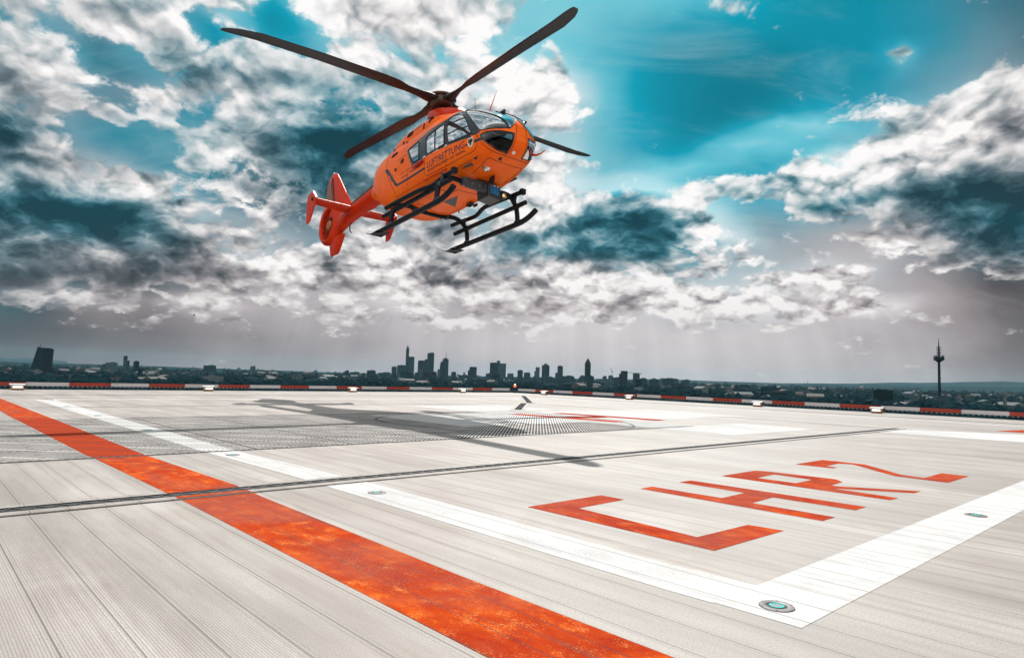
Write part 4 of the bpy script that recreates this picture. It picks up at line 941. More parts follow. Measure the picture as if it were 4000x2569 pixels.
for i in (-1, 0, 1): m.box(Vector((1.78, .14, .46))+RZ @ Vector((.172, i*.09, .122)), (.012, .06, .022), rot=RZ)
m.build('plate', plain('pale label plates', (.7, .62, .52), .4), sl_)
RL = Matrix.Rotation(R(90), 3, 'Y')
m = MB(); m.lathe([(.03, -.08), (.062, -.04), (.066, .02), (.062, .03)], (1.90, .43, .45), 20, RL); lamp = m.build('landing_light', M_DARKMETAL, heli)
m = MB(); m.lathe([(.058, .031), (.04, .038), (.0, .04)], (1.90, .43, .45), 20, RL, cap=False); m.build('lens', plain('gold reflector', (.85, .55, .22), .12, .9, scale=30), lamp)
q = on_hull((2.29, -.28, .74), .0); nq = (q-Vector((1.6, 0, 1.5))).normalized(); RQ = nq.to_track_quat('Z', 'Y').to_matrix()
m = MB(); m.lathe([(.075, -.01), (.075, .012), (.066, .016)], q, 24, RQ, cap=False); m.box(q+RQ @ Vector((.07, .07, .008)), (.10, .045, .012), rot=RQ @ Matrix.Rotation(R(45), 3, 'Z')); nl = m.build('nose_light', M_DARKMETAL, heli)
m = MB(); m.lathe([(.066, .012), (.03, .02), (.0, .021)], q, 24, RQ, cap=False); m.build('lens', plain('silver reflector', (.75, .72, .68), .10, .95, scale=30, var=.3), nl)
m = MB(); m.loft([[(2.10+u*.10+z*-.0, -.02+.012*v, .70-dz) for u, v in ((-1, 0), (0, 1), (1, 0), (0, -1))] for dz, z in ((-.04, 0), (.10, 1))]+[[(2.15+u*.03, -.02+.008*v, .70-.20) for u, v in ((-1, 0), (0, 1), (1, 0), (0, -1))]]); m.build('blade_antenna', M_RUB, heli)
m = MB(); m.lathe([(.035, 0), (.035, .05), (.02, .055)], on_hull((2.87, -.07, .92), -.02), 7, Vector((.75, -.25, -.6)).to_track_quat('Z', 'Y').to_matrix()); m.build('white_patch', M_PTOP, body)
m = MB()
for k in range(3): m.lathe([(.022, 0), (.022, .01), (.01, .012)], on_hull((2.65+.022*math.cos(2.1*k), -.22+.02*math.sin(2.1*k), .835+.015*math.cos(2.1*k)), 0), 8, Vector((.6, -.4, -.7)).to_track_quat('Z', 'Y').to_matrix())
m.build('sensor_cap', M_RUB, body)
for s in (1,):
    m = MB(); m.tube([(2.78, s*.40, 1.05), (2.92, s*.46, 1.01), (3.04, s*.49, 1.02), (3.13, s*.50, 1.05)], [.03, .022, .012, .009], 8); m.build('pitot_tube', M_PAINTR, body)
# wipers, aerials
m = MB(); m.tube([on_hull((2.78, .24, 1.66), .03), on_hull((2.62, .10, 1.84), .035), on_hull((2.42, .0, 1.95), .03)], .012, 6); m.box(on_hull((2.78, .24, 1.66), .03), (.07, .07, .05), bev=.01); m.tube([on_hull((2.45, .04, 1.94), .02), on_hull((2.25, -.08, 2.02), .02)], .014, 6); m.build('wiper', M_RUB, body)
m = MB(); m.tube([(1.52, -.1, 2.28), (1.52, -.12, 2.60)], .006, 6); m.build('whip_aerial', M_RUB, body)
m = MB(); m.loft([[(1.70+u*w+k*.30, .10+.012*v*(1-k*.7), 2.20+k*.44) for u, v in ((-1, 0), (0, 1), (1, 0), (0, -1))] for k, w in ((0, .08), (.12, .035), (1, .006))]); m.build('blade_aerial', M_PAINTR, body)
m = MB(); m.lathe([(.0, 0), (.02, .01), (.022, .03), (.0, .05)], on_hull((2.85, .18, 1.60), 0), 12, cap=False); m.build('ball_aerial', M_PTOP, body)
m = MB(); m.box((.75, .36, .57), (.18, .10, .06), bev=.01); m.box((.75, .50, .59), (.12, .04, .06)); m.tube([(-.3, .25, .58), (-.3, .25, .48)], .012, 6); m.tube([(.2, .42, .60), (.2, .42, .54)], .014, 6); m.build('belly_antenna', M_DARKMETAL, body)

# --- inside the cabin
m = MB(); m.box((.85, 0, .80), (2.6, 1.16, .03)); m.box((-.40, 0, 1.5), (.04, 1.36, 1.3)); m.build('cabin_floor', M_LIN, body, smooth=False)
m = MB(); m.box((2.50, 0, 1.06), (.26, .86, .30), bev=.05); m.box((2.50, 0, 1.27), (.36, .92, .06), bev=.02); m.box((2.1, 0, .9), (.7, .26, .3), bev=.03); m.build('instrument_panel', M_RUB, body)
for s in (-1, 1):
    m = MB(); m.box((1.75, s*.34, .98), (.50, .46, .14), bev=.04); m.box((1.46, s*.34, 1.36), (.13, .46, .76), rot=Matrix.Rotation(R(-9), 3, 'Y'), bev=.05); m.box((1.38, s*.34, 1.84), (.10, .24, .20), bev=.04); m.build('pilot_seat', M_SEAT, body)
    m = MB(); m.box((.42, s*.40, .98), (.44, .44, .12), bev=.04); m.box((.20, s*.40, 1.36), (.12, .44, .74), bev=.05); m.build('cabin_seat', M_SEAT, body)
m = MB(); m.box((2.2, 0, 1.98), (.5, .04, .06)); m.tube([(2.72, 0, 1.70), (2.35, 0, 1.93), (1.8, 0, 2.14)], .03, 6); m.build('centre_post', M_RUB, body)

# ------------------------------------------------------------------ land and city beyond the deck
GZ = -41.0
def hdir(px, py=1470.0):
    d = bearing(px, py); h = math.hypot(d[0], d[1]); return np.array([d[0]/h, d[1]/h]), d[2]/h
def place(px, D): u, _ = hdir(px); return u[0]*D, u[1]*D
def top_z(px, py, D): return CAM_H+hdir(px, py)[1]*D
def width(px0, px1, D):
    a, _ = hdir(px0); b, _ = hdir(px1); return D*math.acos(max(-1, min(1, float(a@b))))
mg = Mat('wooded plain'); cg = mg.co(); n1 = mg.noise(cg, .0016, 8, .62); n2 = mg.noise(cg, .012, 6, .65)
cc = mg.mix(mg.step(n1, .40, .62), (.004, .016, .020), (.011, .028, .033)); cc = mg.mix(mg.math('MULTIPLY', mg.step(n2, .60, .72), .35), cc, (.045, .055, .055)); mg.p(col=cc, rough=1.0, spec=0.0)
def sector(r0, r1, nr, na, hfun, ang=(-60, 60)):
    V = []; F = []
    for i in range(nr+1):
        r = r0*(r1/r0)**(i/nr)
        for j in range(na+1):
            a = HEAD+R(ang[1]+(ang[0]-ang[1])*j/na); V.append((r*math.cos(a), r*math.sin(a), hfun(r, a)))
    for i in range(nr):
        for j in range(na): k = i*(na+1)+j; F.append((k, k+na+1, k+na+2, k+1))
    return V, F
V = [(21500*math.cos(2*math.pi*k/64), 21500*math.sin(2*math.pi*k/64), GZ) for k in range(64)]
tag(obj('ground', V, [tuple(range(64))], mg.m), kind='structure')
def ridge(prof, D, depth, name, mat, jag, seed):
    """long hill: prof = (survey x, height of the crest in survey units)"""
    rg = np.random.default_rng(seed); xs = np.linspace(prof[0][0], prof[-1][0], 260); V = []; F = []
    ys = np.interp(xs, [p[0] for p in prof], [p[1] for p in prof]); nz = np.zeros_like(xs)
    for o_ in range(1, 6):
        q = rg.normal(size=4+2**(o_+2)); nz += np.interp(np.linspace(0, len(q)-1, len(xs)), np.arange(len(q)), q)*jag/(1.7**o_)
    for x, y, e in zip(xs, ys, nz):
        u, _ = hdir(x); zt = max(top_z(x, y-e, D), GZ+2)
        for f, zz in ((0, GZ-2), (.25, GZ+(zt-GZ)*.45), (.5, zt), (.8, GZ+(zt-GZ)*.6), (1, GZ-2)):
            r = D+(f-.5)*depth; V.append((u[0]*r, u[1]*r, zz))
    for i in range(len(xs)-1):
        for k in range(4): a = i*5+k; F.append((a, a+5, a+6, a+1))
    tag(obj(name, V, F, mat, smooth=True), kind='structure')
mh = plain('wooded hills', (.008, .024, .030), 1.0, spec=0, scale=.002, var=.3)
ridge([(2200, 1478), (2550, 1479), (2900, 1491), (3050, 1496), (3250, 1497), (3500, 1493), (3600, 1494), (3760, 1492), (3900, 1491), (4000, 1494), (4300, 1500)], 17000, 5000, 'hills', mh, 1.3, 3)
ridge([(2600, 1496), (2900, 1502), (3200, 1504), (3700, 1508), (4300, 1520)], 11500, 2500, 'hills', mh, 1.5, 5)
ridge([(-300, 1408), (0, 1411), (250, 1419), (500, 1428), (800, 1437), (1150, 1450), (1450, 1458), (1800, 1466), (2200, 1474)], 8500, 2600, 'hills', mh, 1.3, 9)
ridge([(-200, 1398), (0, 1396), (40, 1400), (100, 1397), (150, 1400), (260, 1412)], 21000, 3000, 'hills', mh, 1.2, 11)

# facades
def facade(name, col, band_, fl, wn, amt, rough=.35):
    m = Mat(name); x, y, z = m.xyz(m.co())
    f = m.step(m.math('ABSOLUTE', m.math('SUBTRACT', m.fract(z, fl), .5)), .22, .30, 1, 0)
    hx = m.math('ADD', x, y); w = m.step(m.math('ABSOLUTE', m.math('SUBTRACT', m.fract(hx, wn), .5)), .26, .34, 1, 0)
    n = m.noise(m.co('Object', (.02, .02, .008)), 1.0, 4, .6)
    c = m.mix(m.step(n, .35, .65), [k*.75 for k in col], [k*1.25 for k in col])
    c = m.mix(m.math('MULTIPLY', m.math('MULTIPLY', f, w) if band_ else f, amt), c, [k*.30 for k in col]); m.p(col=c, rough=.6, spec=.06); return m.m
FC_ = [facade('dark glass facade', (.004, .026, .034), True, 14, 18, .6), facade('slate facade', (.009, .040, .050), False, 16, 16, .55), facade('grey concrete facade', (.028, .068, .080), True, 13, 15, .6), facade('pale facade', (.10, .118, .122), True, 9, 12, .65, .6), facade('black glass facade', (.002, .014, .020), True, 15, 20, .5)]
M_ROOF = plain('roof plant', (.035, .042, .046), .7); M_MASTC = plain('mast grey', (.05, .055, .06), .6)
def tower(px0, px1, py, D, label, mat=1, turn=24, depth=.8, steps=(), crown=None, mast=None, name='office_tower', cat='tower', shape='box', group=None):
    """one high building: body, optional setbacks (x0, x1, y), plant on the roof, mast"""
    c = (px0+px1)/2; X, Y = place(c, D); u, _ = hdir(c); az = math.atan2(u[1], u[0])
    e = empty(name, (X, Y, GZ), az+R(90)+R(turn)); tag(e, label, cat, group)
    tt = abs(R(turn)); zt = top_z(c, py, D)-GZ
    def dims(a, b):
        w = width(a, b, D); q = w/(math.cos(tt)+depth*math.sin(tt)); return q, q*depth
    w, d = dims(px0, px1); m = MB()
    if shape == 'round': m.lathe([(w/2*1.1, 0), (w/2*1.1, zt)], n=28)
    elif shape == 'pyramid':
        zs = top_z(c, crown, D)-GZ; m.box((0, 0, zt/2), (w, d, zt)); m.box((0, 0, zt+(zs-zt)/2), (w, d, zs-zt), taper=.02); crown = None
    elif shape == 'curved': m.loft([[(a*w/2, b*d/2, z+(0 if z == 0 else -((a+1)/2)**2*zt*.02)) for a, b in ((-1, -.8), (-.8, -1), (.8, -1), (1, -.8), (1, .8), (.8, 1), (-.8, 1), (-1, .8))] for z in (0, zt)])
    else: m.box((0, 0, zt/2), (w, d, zt), bev=min(w, d)*.02)
    if shape == 'twist': pass
    m.build('tower_body', FC_[mat], e, smooth=shape == 'round', auto=40)
    for a, b, y in steps:
        ww, dd = dims(a, b); zz = top_z((a+b)/2, y, D)-GZ; sh = width(c, (a+b)/2, D)*(1 if (a+b)/2 > c else -1); m = MB()
        off = Vector((sh, 0, 0)); off.rotate(Matrix.Rotation(-R(turn), 3, 'Z')); lo = 0 if abs(sh) > w*.3 else zt
        m.box((off.x, off.y, (zz+lo)/2), (ww, dd*.96, zz-lo+.01)); m.build('tower_wing' if lo == 0 else 'tower_setback', FC_[mat], e, smooth=False)
    m = MB(); 
    if shape not in ('pyramid',) and not steps:
        m.box((-.12*w, .05*d, zt+1.6), (w*.45, d*.5, 3.2)); m.box((.26*w, -.1*d, zt+1), (w*.2, d*.3, 2)); m.build('roof_plant', M_ROOF, e, smooth=False)
    if mast:
        mx, my0, my1, mw = mast; z0 = top_z(mx, my0, D)-GZ; z1 = top_z(mx, my1, D)-GZ; sh = width(c, mx, D)*(1 if mx > c else -1); r = width(mx-mw/2, mx+mw/2, D)/2
        off = Vector((sh, 0, 0)); off.rotate(Matrix.Rotation(-R(turn), 3, 'Z')); m = MB(); m.tube([(off.x, off.y, z0-4), (off.x, off.y, z0+(z1-z0)*.5), (off.x, off.y, z1)], [r, r*.8, r*.35], 8); m.build('mast', M_MASTC, e)
    return e
zx = lambda k, x: 1000*k+x*.417
zy = lambda y: 1250+y*.417
def T(k, x0, x1, y, D, label, mat=1, **kw):
    for q in ('steps',):
        if q in kw: kw[q] = [(zx(k, a), zx(k, b), zy(c)) for a, b, c in kw[q]]
    if 'mast' in kw: a, b, c, w = kw['mast']; kw['mast'] = (zx(k, a), zy(b), zy(c), w*.417)
    if 'crown' in kw: kw['crown'] = zy(kw['crown'])
    return tower(zx(k, x0), zx(k, x1), zy(y), D, label, mat, **kw)
# slanted tower at the edge of the city
D = 2600; X, Y = place(zx(0, 388), D); u, _ = hdir(zx(0, 388)); e = empty('slanted_tower', (X, Y, GZ), math.atan2(u[1], u[0])-R(90)); tag(e, 'dark slanted tower with a sloping roof standing alone by the river wood', 'tower')
def sl_pts(xl, xr, yl, yr): return [(width(zx(0, 388), zx(0, x), D)*(1 if x > 388 else -1)-max(0, top_z(zx(0, x), zy(y), D)-GZ-60)*.055, top_z(zx(0, x), zy(y), D)-GZ) for x, y in ((xl, yl), (xr, yr))]
(a0, z0), (a1, z1) = sl_pts(338, 372, 247, 252); b0 = sl_pts(262, 380, 640, 640)[0][0]
m = MB(); m.prism([(b0, 0), (sl_pts(384, 384, 600, 600)[0][0], 0), (sl_pts(388, 388, 262, 262)[0][0], sl_pts(388, 388, 262, 262)[0][1]), (a0, z0)], -14, 10); m.build('tower_body', FC_[0], e, smooth=False)
m = MB(); q = sl_pts(384, 491, 262, 275); m.prism([(q[0][0], 0), (sl_pts(478, 478, 600, 600)[0][0], 0), (q[1][0], q[1][1]), (sl_pts(458, 458, 262, 262)[0][0], sl_pts(458, 458, 262, 262)[0][1]), (q[0][0]+.05, q[0][1]+1)], -22, 6); m.build('tower_wing', FC_[4], e, smooth=False)
q = sl_pts(364, 366, 250, 215); m = MB(); m.tube([(q[0][0], -2, q[0][1]-3), (q[0][0], -2, q[1][1])], .8, 6); m.build('mast', M_MASTC, e)
T(0, 1142, 1210, 378, 3000, 'pale ribbed tower with a narrower round crown', 2, shape='round', steps=[(1168, 1208, 335)])
T(0, 1240, 1298, 388, 3100, 'dark tower with notched roof next to the round crowned tower', 1, mast=(1275, 388, 375, 12))
T(0, 1287, 1335, 450, 2400, 'short dark block right before the notched tower'.replace('right ', ''), 4)
T(0, 640, 668, 518, 1800, 'small white end wall of a block among the trees', 3, name='apartment_block', cat='building')
T(0, 1355, 1410, 462, 2600, 'pale striped slab beside the short dark block', 3, name='apartment_block', cat='building', turn=35)
T(0, 1010, 1165, 545, 1500, 'white two part building just above the parapet', 3, name='apartment_block', cat='building', depth=.3, turn=8)
T(0, 1510, 1548, 440, 4200, 'grey domed block on the wooded rise', 2, name='apartment_block', cat='building')
T(0, 1600, 1650, 520, 2200, 'grey twin slab between trees and parapet', 2, name='apartment_block', cat='building')
T(0, 1770, 1818, 515, 2300, 'dark cube block close to the parapet lamp', 4, name='apartment_block', cat='building')
T(1, 340, 440, 528, 2300, 'low pale block left of the church spire'.replace('left of', 'beside'), 3, name='apartment_block', cat='building', depth=.4)
D = 2500; X, Y = place(zx(1, 412), D); e = empty('church', (X, Y, GZ)); tag(e, 'dark church with a needle spire', 'church')
zt = top_z(zx(1, 412), zy(483), D)-GZ; wd = width(zx(1, 398), zx(1, 426), D); m = MB(); m.box((0, 0, zt*.3), (wd, wd, zt*.6)); m.build('steeple', FC_[4], e, smooth=False)
m = MB(); m.lathe([(wd*.62, zt*.6), (wd*.2, zt*.8), (.2, zt)], n=8); m.build('spire', M_ROOF, e); m = MB(); m.box((wd*1.4, 0, 9), (wd*2.4, wd*.9, 18)); m.build('nave', FC_[4], e, smooth=False)
T(1, 1037, 1120, 472, 3600, 'plain cube tower standing apart before the skyline', 1, turn=12)
T(1, 1180, 1262, 490, 4600, 'low broad block at the start of the skyline', 2)
T(1, 1267, 1316, 437, 4700, 'slim half of the paired towers ahead of the tallest spire', 0)
T(1, 1318, 1404, 423, 4900, 'broad half of the paired towers ahead of the tallest spire', 1)
T(1, 1420, 1478, 342, 5000, 'tallest tower of the skyline, with a stepped core and a spire', 1, turn=14, steps=[(1472, 1502, 268), (1478, 1497, 250)], mast=(1487, 255, 212, 5))
T(1, 1512, 1580, 380, 5200, 'square shouldered tower beside the tallest spire', 0)
T(1, 1574, 1600, 368, 5300, 'thin slab squeezed between two tall towers', 1)
T(1, 1597, 1664, 305, 5100, 'tall tower with a gently curved roof', 0, shape='curved', turn=20)
T(1, 1520, 1560, 470, 4300, 'lit grid block at the foot of the tall towers', 2)
T(1, 1568, 1692, 482, 4200, 'wide dark block before the tower with the curved roof', 4, turn=10, depth=.5)
T(1, 1530, 1625, 565, 2600, 'white banded office block just above the parapet', 3, depth=.4, turn=10, name='office_block', cat='building')
T(1, 1697, 1722, 462, 5000, 'low slim block before the mast tower', 2)
T(1, 1719, 1744, 415, 5200, 'middle height slim block touching the mast tower', 1)
T(1, 1742, 1800, 365, 5000, 'tower with a round lift core and a tall thin mast', 0, steps=[(1798, 1818, 392), (1755, 1788, 354)], mast=(1767, 355, 300, 5))
T(1, 1825, 1877, 487, 4500, 'short rounded block beyond the mast tower', 1, shape='round')
T(1, 1910, 1975, 520, 4300, 'building site block with a raised core', 2, steps=[(1928, 1944, 488)])
T(1, 1972, 2010, 560, 3900, 'low grey block beside the building site', 2)
T(1, 1997, 2066, 437, 4700, 'lone dark tower with a stepped side', 0, steps=[(2060, 2080, 470)])
T(1, 2075, 2118, 555, 3700, 'low dark block beside the lone stepped tower', 4)
T(1, 2188, 2274, 400, 4900, 'first of the mirrored twin towers, with a white roof mark', 4, turn=30)
T(1, 2280, 2340, 405, 4900, 'second of the mirrored twin towers, with stepped roof', 2, turn=-20, steps=[(2336, 2368, 382)])
T(1, 2352, 2400, 502, 4600, 'gridded low wing beside the stepped twin tower', 2)
T(2, -14, 14, 502, 4800, 'half hidden slab behind the red warning light', 1)
T(2, 50, 101, 470, 5000, 'plain dark tower behind the red warning light', 0, mast=(72, 470, 458, 4))
T(2, 110, 172, 492, 4600, 'short tower with a wide roof storey', 1, turn=12)
T(2, 195, 221, 530, 4500, 'low slim block before the stepped pair', 1)
T(2, 220, 258, 440, 5200, 'lighter stepped tower behind the broad square tower', 2, steps=[(252, 270, 478)])
T(2, 277, 350, 422, 5000, 'broad square tower with a raised middle', 0, steps=[(295, 330, 408)])
T(2, 308, 389, 532, 4000, 'low wide block at the foot of the broad square tower', 1, turn=10)
T(2, 404, 440, 495, 4800, 'shorter partner of the slender roof step tower', 1)
T(2, 424, 476, 432, 4900, 'slender tower with a small roof step', 0, steps=[(432, 470, 426)])
T(2, 455, 508, 552, 3600, 'dark rounded block below the slender tower', 4, shape='round')
T(2, 517, 556, 540, 4600, 'small cube tower standing apart from the skyline', 1)
T(2, 680, 736, 405, 3600, 'tall tower with a pyramid top', 4, shape='pyramid', crown=353, turn=20, depth=1.0)
D = 3300
for nm, xc, hw, lab in (('exhibition_hall', 655, 58, 'low hall with a white arched roof, before the pyramid tower'), ('exhibition_hall', 785, 62, 'low hall with a white arched roof, beyond the pyramid tower')):
    X, Y = place(zx(2, xc), D); u, _ = hdir(zx(2, xc)); e = empty(nm, (X, Y, GZ), math.atan2(u[1], u[0])+R(90)); tag(e, lab, 'hall')
    w = width(zx(2, xc-hw), zx(2, xc+hw), D); zt = top_z(zx(2, xc), zy(600), D)-GZ; zb = top_z(zx(2, xc), zy(628), D)-GZ
    arcp = [(w/2*math.cos(t), zb+(zt-zb)*math.sin(t)) for t in np.linspace(0, math.pi, 15)]
    m = MB(); m.prism([(w/2, 0)]+arcp+[(-w/2, 0)], -40, 40); m.build('hall_body', FC_[1], e, smooth=False)
    m = MB()
    for yy in (-41, -20, 0): m.tube([(a, yy, b+.8) for a, b in arcp], 1.5, 6)
    m.build('roof_arches', M_PTOP, e)
def crane(k, x, y0, y1, D, jib, label):
    c = zx(k, x); X, Y = place(c, D); u, _ = hdir(c); e = empty('tower_crane', (X, Y, GZ), math.atan2(u[1], u[0])+R(90)); tag(e, label, 'crane')
    zb = top_z(c, zy(y0), D)-GZ; zt = top_z(c, zy(y1), D)-GZ; m = MB(); m.tube([(0, 0, 0), (0, 0, zt)], 1.3, 4); m.build('crane_mast', M_MASTC, e)
    L0, L1, rise = jib; m = MB(); m.tube([(-L0, 0, zt-3), (0, 0, zt-2), (L1, 0, zt-2+rise)], 1.1, 4); m.tube([(0, 0, zt+4), (L1*.7, 0, zt-2+rise*.7)], .4, 4); m.build('crane_jib', M_MASTC, e)
    m = MB(); m.box((-L0*.8, 0, zt-5), (6, 3, 5)); m.build('counterweight', M_ROOF, e, smooth=False)
T(2, 902, 948, 520, 4200, 'unfinished tower under a leaning crane', 2, turn=15); crane(2, 936, 520, 475, 4250, (6, 14, 26), 'luffing crane on top of the unfinished tower')
T(2, 895, 950, 570, 3900, 'low podium in front of the unfinished tower', 2, turn=8); T(2, 975, 1012, 582, 3600, 'small dark block beside the unfinished tower', 1)
T(2, 1017, 1083, 475, 3900, 'sheer dark slab tower beyond the cranes', 4, turn=15, steps=[(1080, 1098, 503)])
T(2, 1132, 1197, 500, 4000, 'unfinished square tower below a flat crane', 1, turn=12); crane(2, 1170, 500, 492, 4050, (28, 70, 1), 'flat crane on top of the unfinished square tower')
T(2, 1152, 1216, 553, 3000, 'dark block in front of the unfinished square tower', 4, turn=14); T(2, 1203, 1262, 545, 3700, 'plain block beside the unfinished square tower', 1)
def chimney(k, x, y, D, w, label):
    c = zx(k, x); X, Y = place(c, D); e = empty('chimney', (X, Y, GZ)); tag(e, label, 'chimney'); zt = top_z(c, zy(y), D)-GZ; r = width(c-w/2, c+w/2, D)/2
    m = MB(); m.lathe([(r*1.4, 0), (r, zt*.6), (r*.85, zt)], n=12); m.build('shaft', M_MASTC, e); m = MB(); m.lathe([(r*1.05, zt*.93), (r*1.05, zt*.97)], n=12); m.build('collar', M_PTOP, e)
chimney(2, 1397, 528, 4200, 3.2, 'tall thin chimney beyond the crane towers'); chimney(2, 2276, 565, 6000, 2.0, 'distant chimney near the domed block'); chimney(3, 371, 560, 6800, 2.0, 'taller of two chimneys on the plain')
chimney(3, 342, 582, 6900, 2.0, 'shorter of two chimneys on the plain'); chimney(3, 230, 588, 7200, 2.4, 'stubby chimney before the two tall ones')
T(2, 1448, 1516, 545, 3900, 'plain dark cube tower past the thin chimney', 1, turn=10); T(2, 1530, 1576, 618, 2800, 'small dark block near the cube tower', 4, name='office_block', cat='building')
T(2, 1763, 1804, 595, 3600, 'tall grey apartment slab on the plain', 2, name='apartment_block', cat='building'); T(2, 1912, 1958, 598, 3900, 'dark square apartment block on the plain', 1, name='apartment_block', cat='building')
T(2, 1605, 1650, 592, 5000, 'faint grey block far out on the plain', 2, name='apartment_block', cat='building'); T(2, 1995, 2072, 632, 2100, 'light banded block just above the parapet', 3, name='office_block', cat='building', turn=15)
T(2, 1785, 1840, 655, 1900, 'pale banded low block just above the parapet', 3, name='office_block', cat='building', turn=15)
T(2, 2080, 2124, 610, 3300, 'dark block next to the stepped hospital like slab'.replace('hospital like ', ''), 1, name='office_block', cat='building'); T(2, 2128, 2224, 605, 3400, 'wide stepped slab on the plain', 1, name='office_block', cat='building', depth=.4, turn=12)
T(2, 2243, 2296, 610, 3300, 'square block between the stepped slab and the dome', 2, name='office_block', cat='building')
D = 2700; c = zx(2, 2400); X, Y = place(c, D); e = empty('domed_block', (X, Y, GZ)); tag(e, 'rounded glass block with a domed roof', 'building'); w = width(zx(2, 2340), zx(2, 2470), D)/2; zt = top_z(c, zy(598), D)-GZ
m = MB(); m.lathe([(w, 0), (w, zt*.72)], n=32); m.build('glass_drum', FC_[0], e, auto=40); m = MB(); m.lathe([(w*math.cos(t), zt*.72+zt*.28*math.sin(t)) for t in np.linspace(0, 1.5, 8)], n=32); m.build('dome', FC_[1], e)
T(3, 15, 180, 672, 1500, 'long low office with dark window bands near the parapet', 1, name='office_block', cat='building', depth=.35, turn=8); T(3, 40, 82, 612, 2900, 'dark block beside the dome', 4, name='office_block', cat='building')
T(3, 978, 1168, 655, 1500, 'large dark office block standing alone among trees', 4, name='office_block', cat='building', depth=.45, turn=8, steps=[(1030, 1135, 648)])
T(3, 1600, 1696, 712, 1250, 'banded low block at the foot of the television tower', 2, name='office_block', cat='building', depth=.5, turn=12)
T(3, 1765, 1806, 702, 1600, 'small pale block beyond the television tower', 3, name='apartment_block', cat='building'); T(3, 1388, 1416, 700, 1700, 'small pale block before the television tower', 3, name='apartment_block', cat='building')
T(3, 2195, 2232, 722, 1500, 'pale block near the end of the parapet', 3, name='apartment_block', cat='building'); T(3, 1895, 1930, 715, 1800, 'grey block behind the parapet trees', 2, name='apartment_block', cat='building')
# television tower
D = 1900; c = zx(3, 1604); X, Y = place(c, D); e = empty('television_tower', (X, Y, GZ)); tag(e, 'slim television tower with a disc shaped pulpit and ringed antenna', 'tower')
q = lambda y: top_z(c, zy(y), D)-GZ
rr = lambda w: width(c-w*.417/2, c+w*.417/2, D)/2
m = MB(); m.lathe([(rr(33), 0), (rr(31), q(700)), (rr(27), q(560)), (rr(25), q(395))], n=24); m.build('shaft', FC_[4], e)
m = MB(); m.lathe([(rr(26), q(396)), (rr(60), q(384)), (rr(118), q(368)), (rr(106), q(363)), (rr(100), q(362)), (rr(100), q(353)), (rr(106), q(352)), (rr(104), q(346)), (rr(60), q(345))], n=40); m.build('pulpit', FC_[4], e, auto=30)
m = MB(); m.lathe([(rr(24), q(348)), (rr(20), q(300)), (rr(16), q(255)), (rr(13), q(240)), (rr(9), q(205)), (rr(5), q(200)), (rr(5), q(168))], n=14); m.build('antenna', M_ROOF, e)
for i, y in enumerate((254, 267, 280, 294, 308, 322)):
    m = MB(); m.lathe([(rr(14), q(y+4)), (rr(44+i), q(y+1)), (rr(46+i), q(y-2)), (rr(14), q(y-3))], n=24); m.build('antenna_ring', M_ROOF, e, auto=30)
m = MB()
for k in range(9): t = R(40*k); m.box((rr(86)*math.cos(t), rr(86)*math.sin(t), q(341)), (2, 2, 5))
m.build('dishes', M_ROOF, e, smooth=False)

# low houses of the city, one object each
def house(mat, roof):
    m = MB(); m.box((0, 0, 4), (1, .7, 8)); m.prism([(-.37, 8), (.37, 8), (0, 11)], -.5, .5, 'x') if roof else m.box((.1, 0, 8.8), (.3, .3, 1.6))
    return m.build('low_house', mat, None, smooth=False)
protos = [house(FC_[3], False), house(FC_[3], True), house(FC_[2], False), house(plain('tiled roof house', (.05, .045, .045), .8, scale=.2), True)]
hr = np.random.default_rng(21); k = 0
while k < 270:
    px = hr.uniform(-60, 4060); hy = 1414.5+px*.0285; dy = hr.triangular(8, 30, 112 if px > 2000 else 84); D = (CAM_H-GZ)/ (dy/FPX)
    if dy < 8 or D > 7500: continue
    bar = 1492+.011*px if px < 2010 else 1514+(px-2010)*.0525
    if hy+dy > bar+4: continue
    o = protos[k % 4] if k < 4 else protos[int(hr.choice(4, p=[.20, .14, .44, .22]))].copy()
    if k >= 4: COL.objects.link(o)
    X, Y = place(px, D); sc = hr.uniform(12, 34)*(1+D/5200); o.location = (X, Y, GZ+D*.0009); o.rotation_euler = (0, 0, hr.uniform(0, 3.14)); o.scale = (sc, sc, hr.uniform(.8, 1.7)*(1+D/5200))
    tag(o, 'low house or hall among the dark trees of the distant city', 'house', 'low houses of the distant city'); k += 1

# middle height blocks crowding the foot of the skyline
mbp = []
for mt in (0, 1, 2, 4):
    m = MB(); m.box((0, 0, .5), (1, .7, 1)); m.box((-.15, .05, 1.03), (.4, .3, .06)); mbp.append(m.build('city_block', FC_[mt], None, smooth=False))
for k in range(64):
    px = hr.uniform(1180, 2700) if k < 54 else hr.uniform(300, 1000); D = hr.uniform(3300, 5200); o = mbp[k] if k < 4 else mbp[int(hr.integers(4))].copy()
    if k >= 4: COL.objects.link(o)
    X, Y = place(px, D); hh = max(top_z(px, 1414.5+px*.0285+hr.uniform(-14, 16), D)-GZ, 14); ww = width(px, px+hr.uniform(12, 44), D); u, _ = hdir(px)
    o.location = (X, Y, GZ); o.scale = (ww, ww, hh); o.rotation_euler = (0, 0, math.atan2(u[1], u[0])+R(90+hr.uniform(-30, 30))); tag(o, 'middle height block crowded at the foot of the distant skyline', 'building', 'middle height blocks of the city')

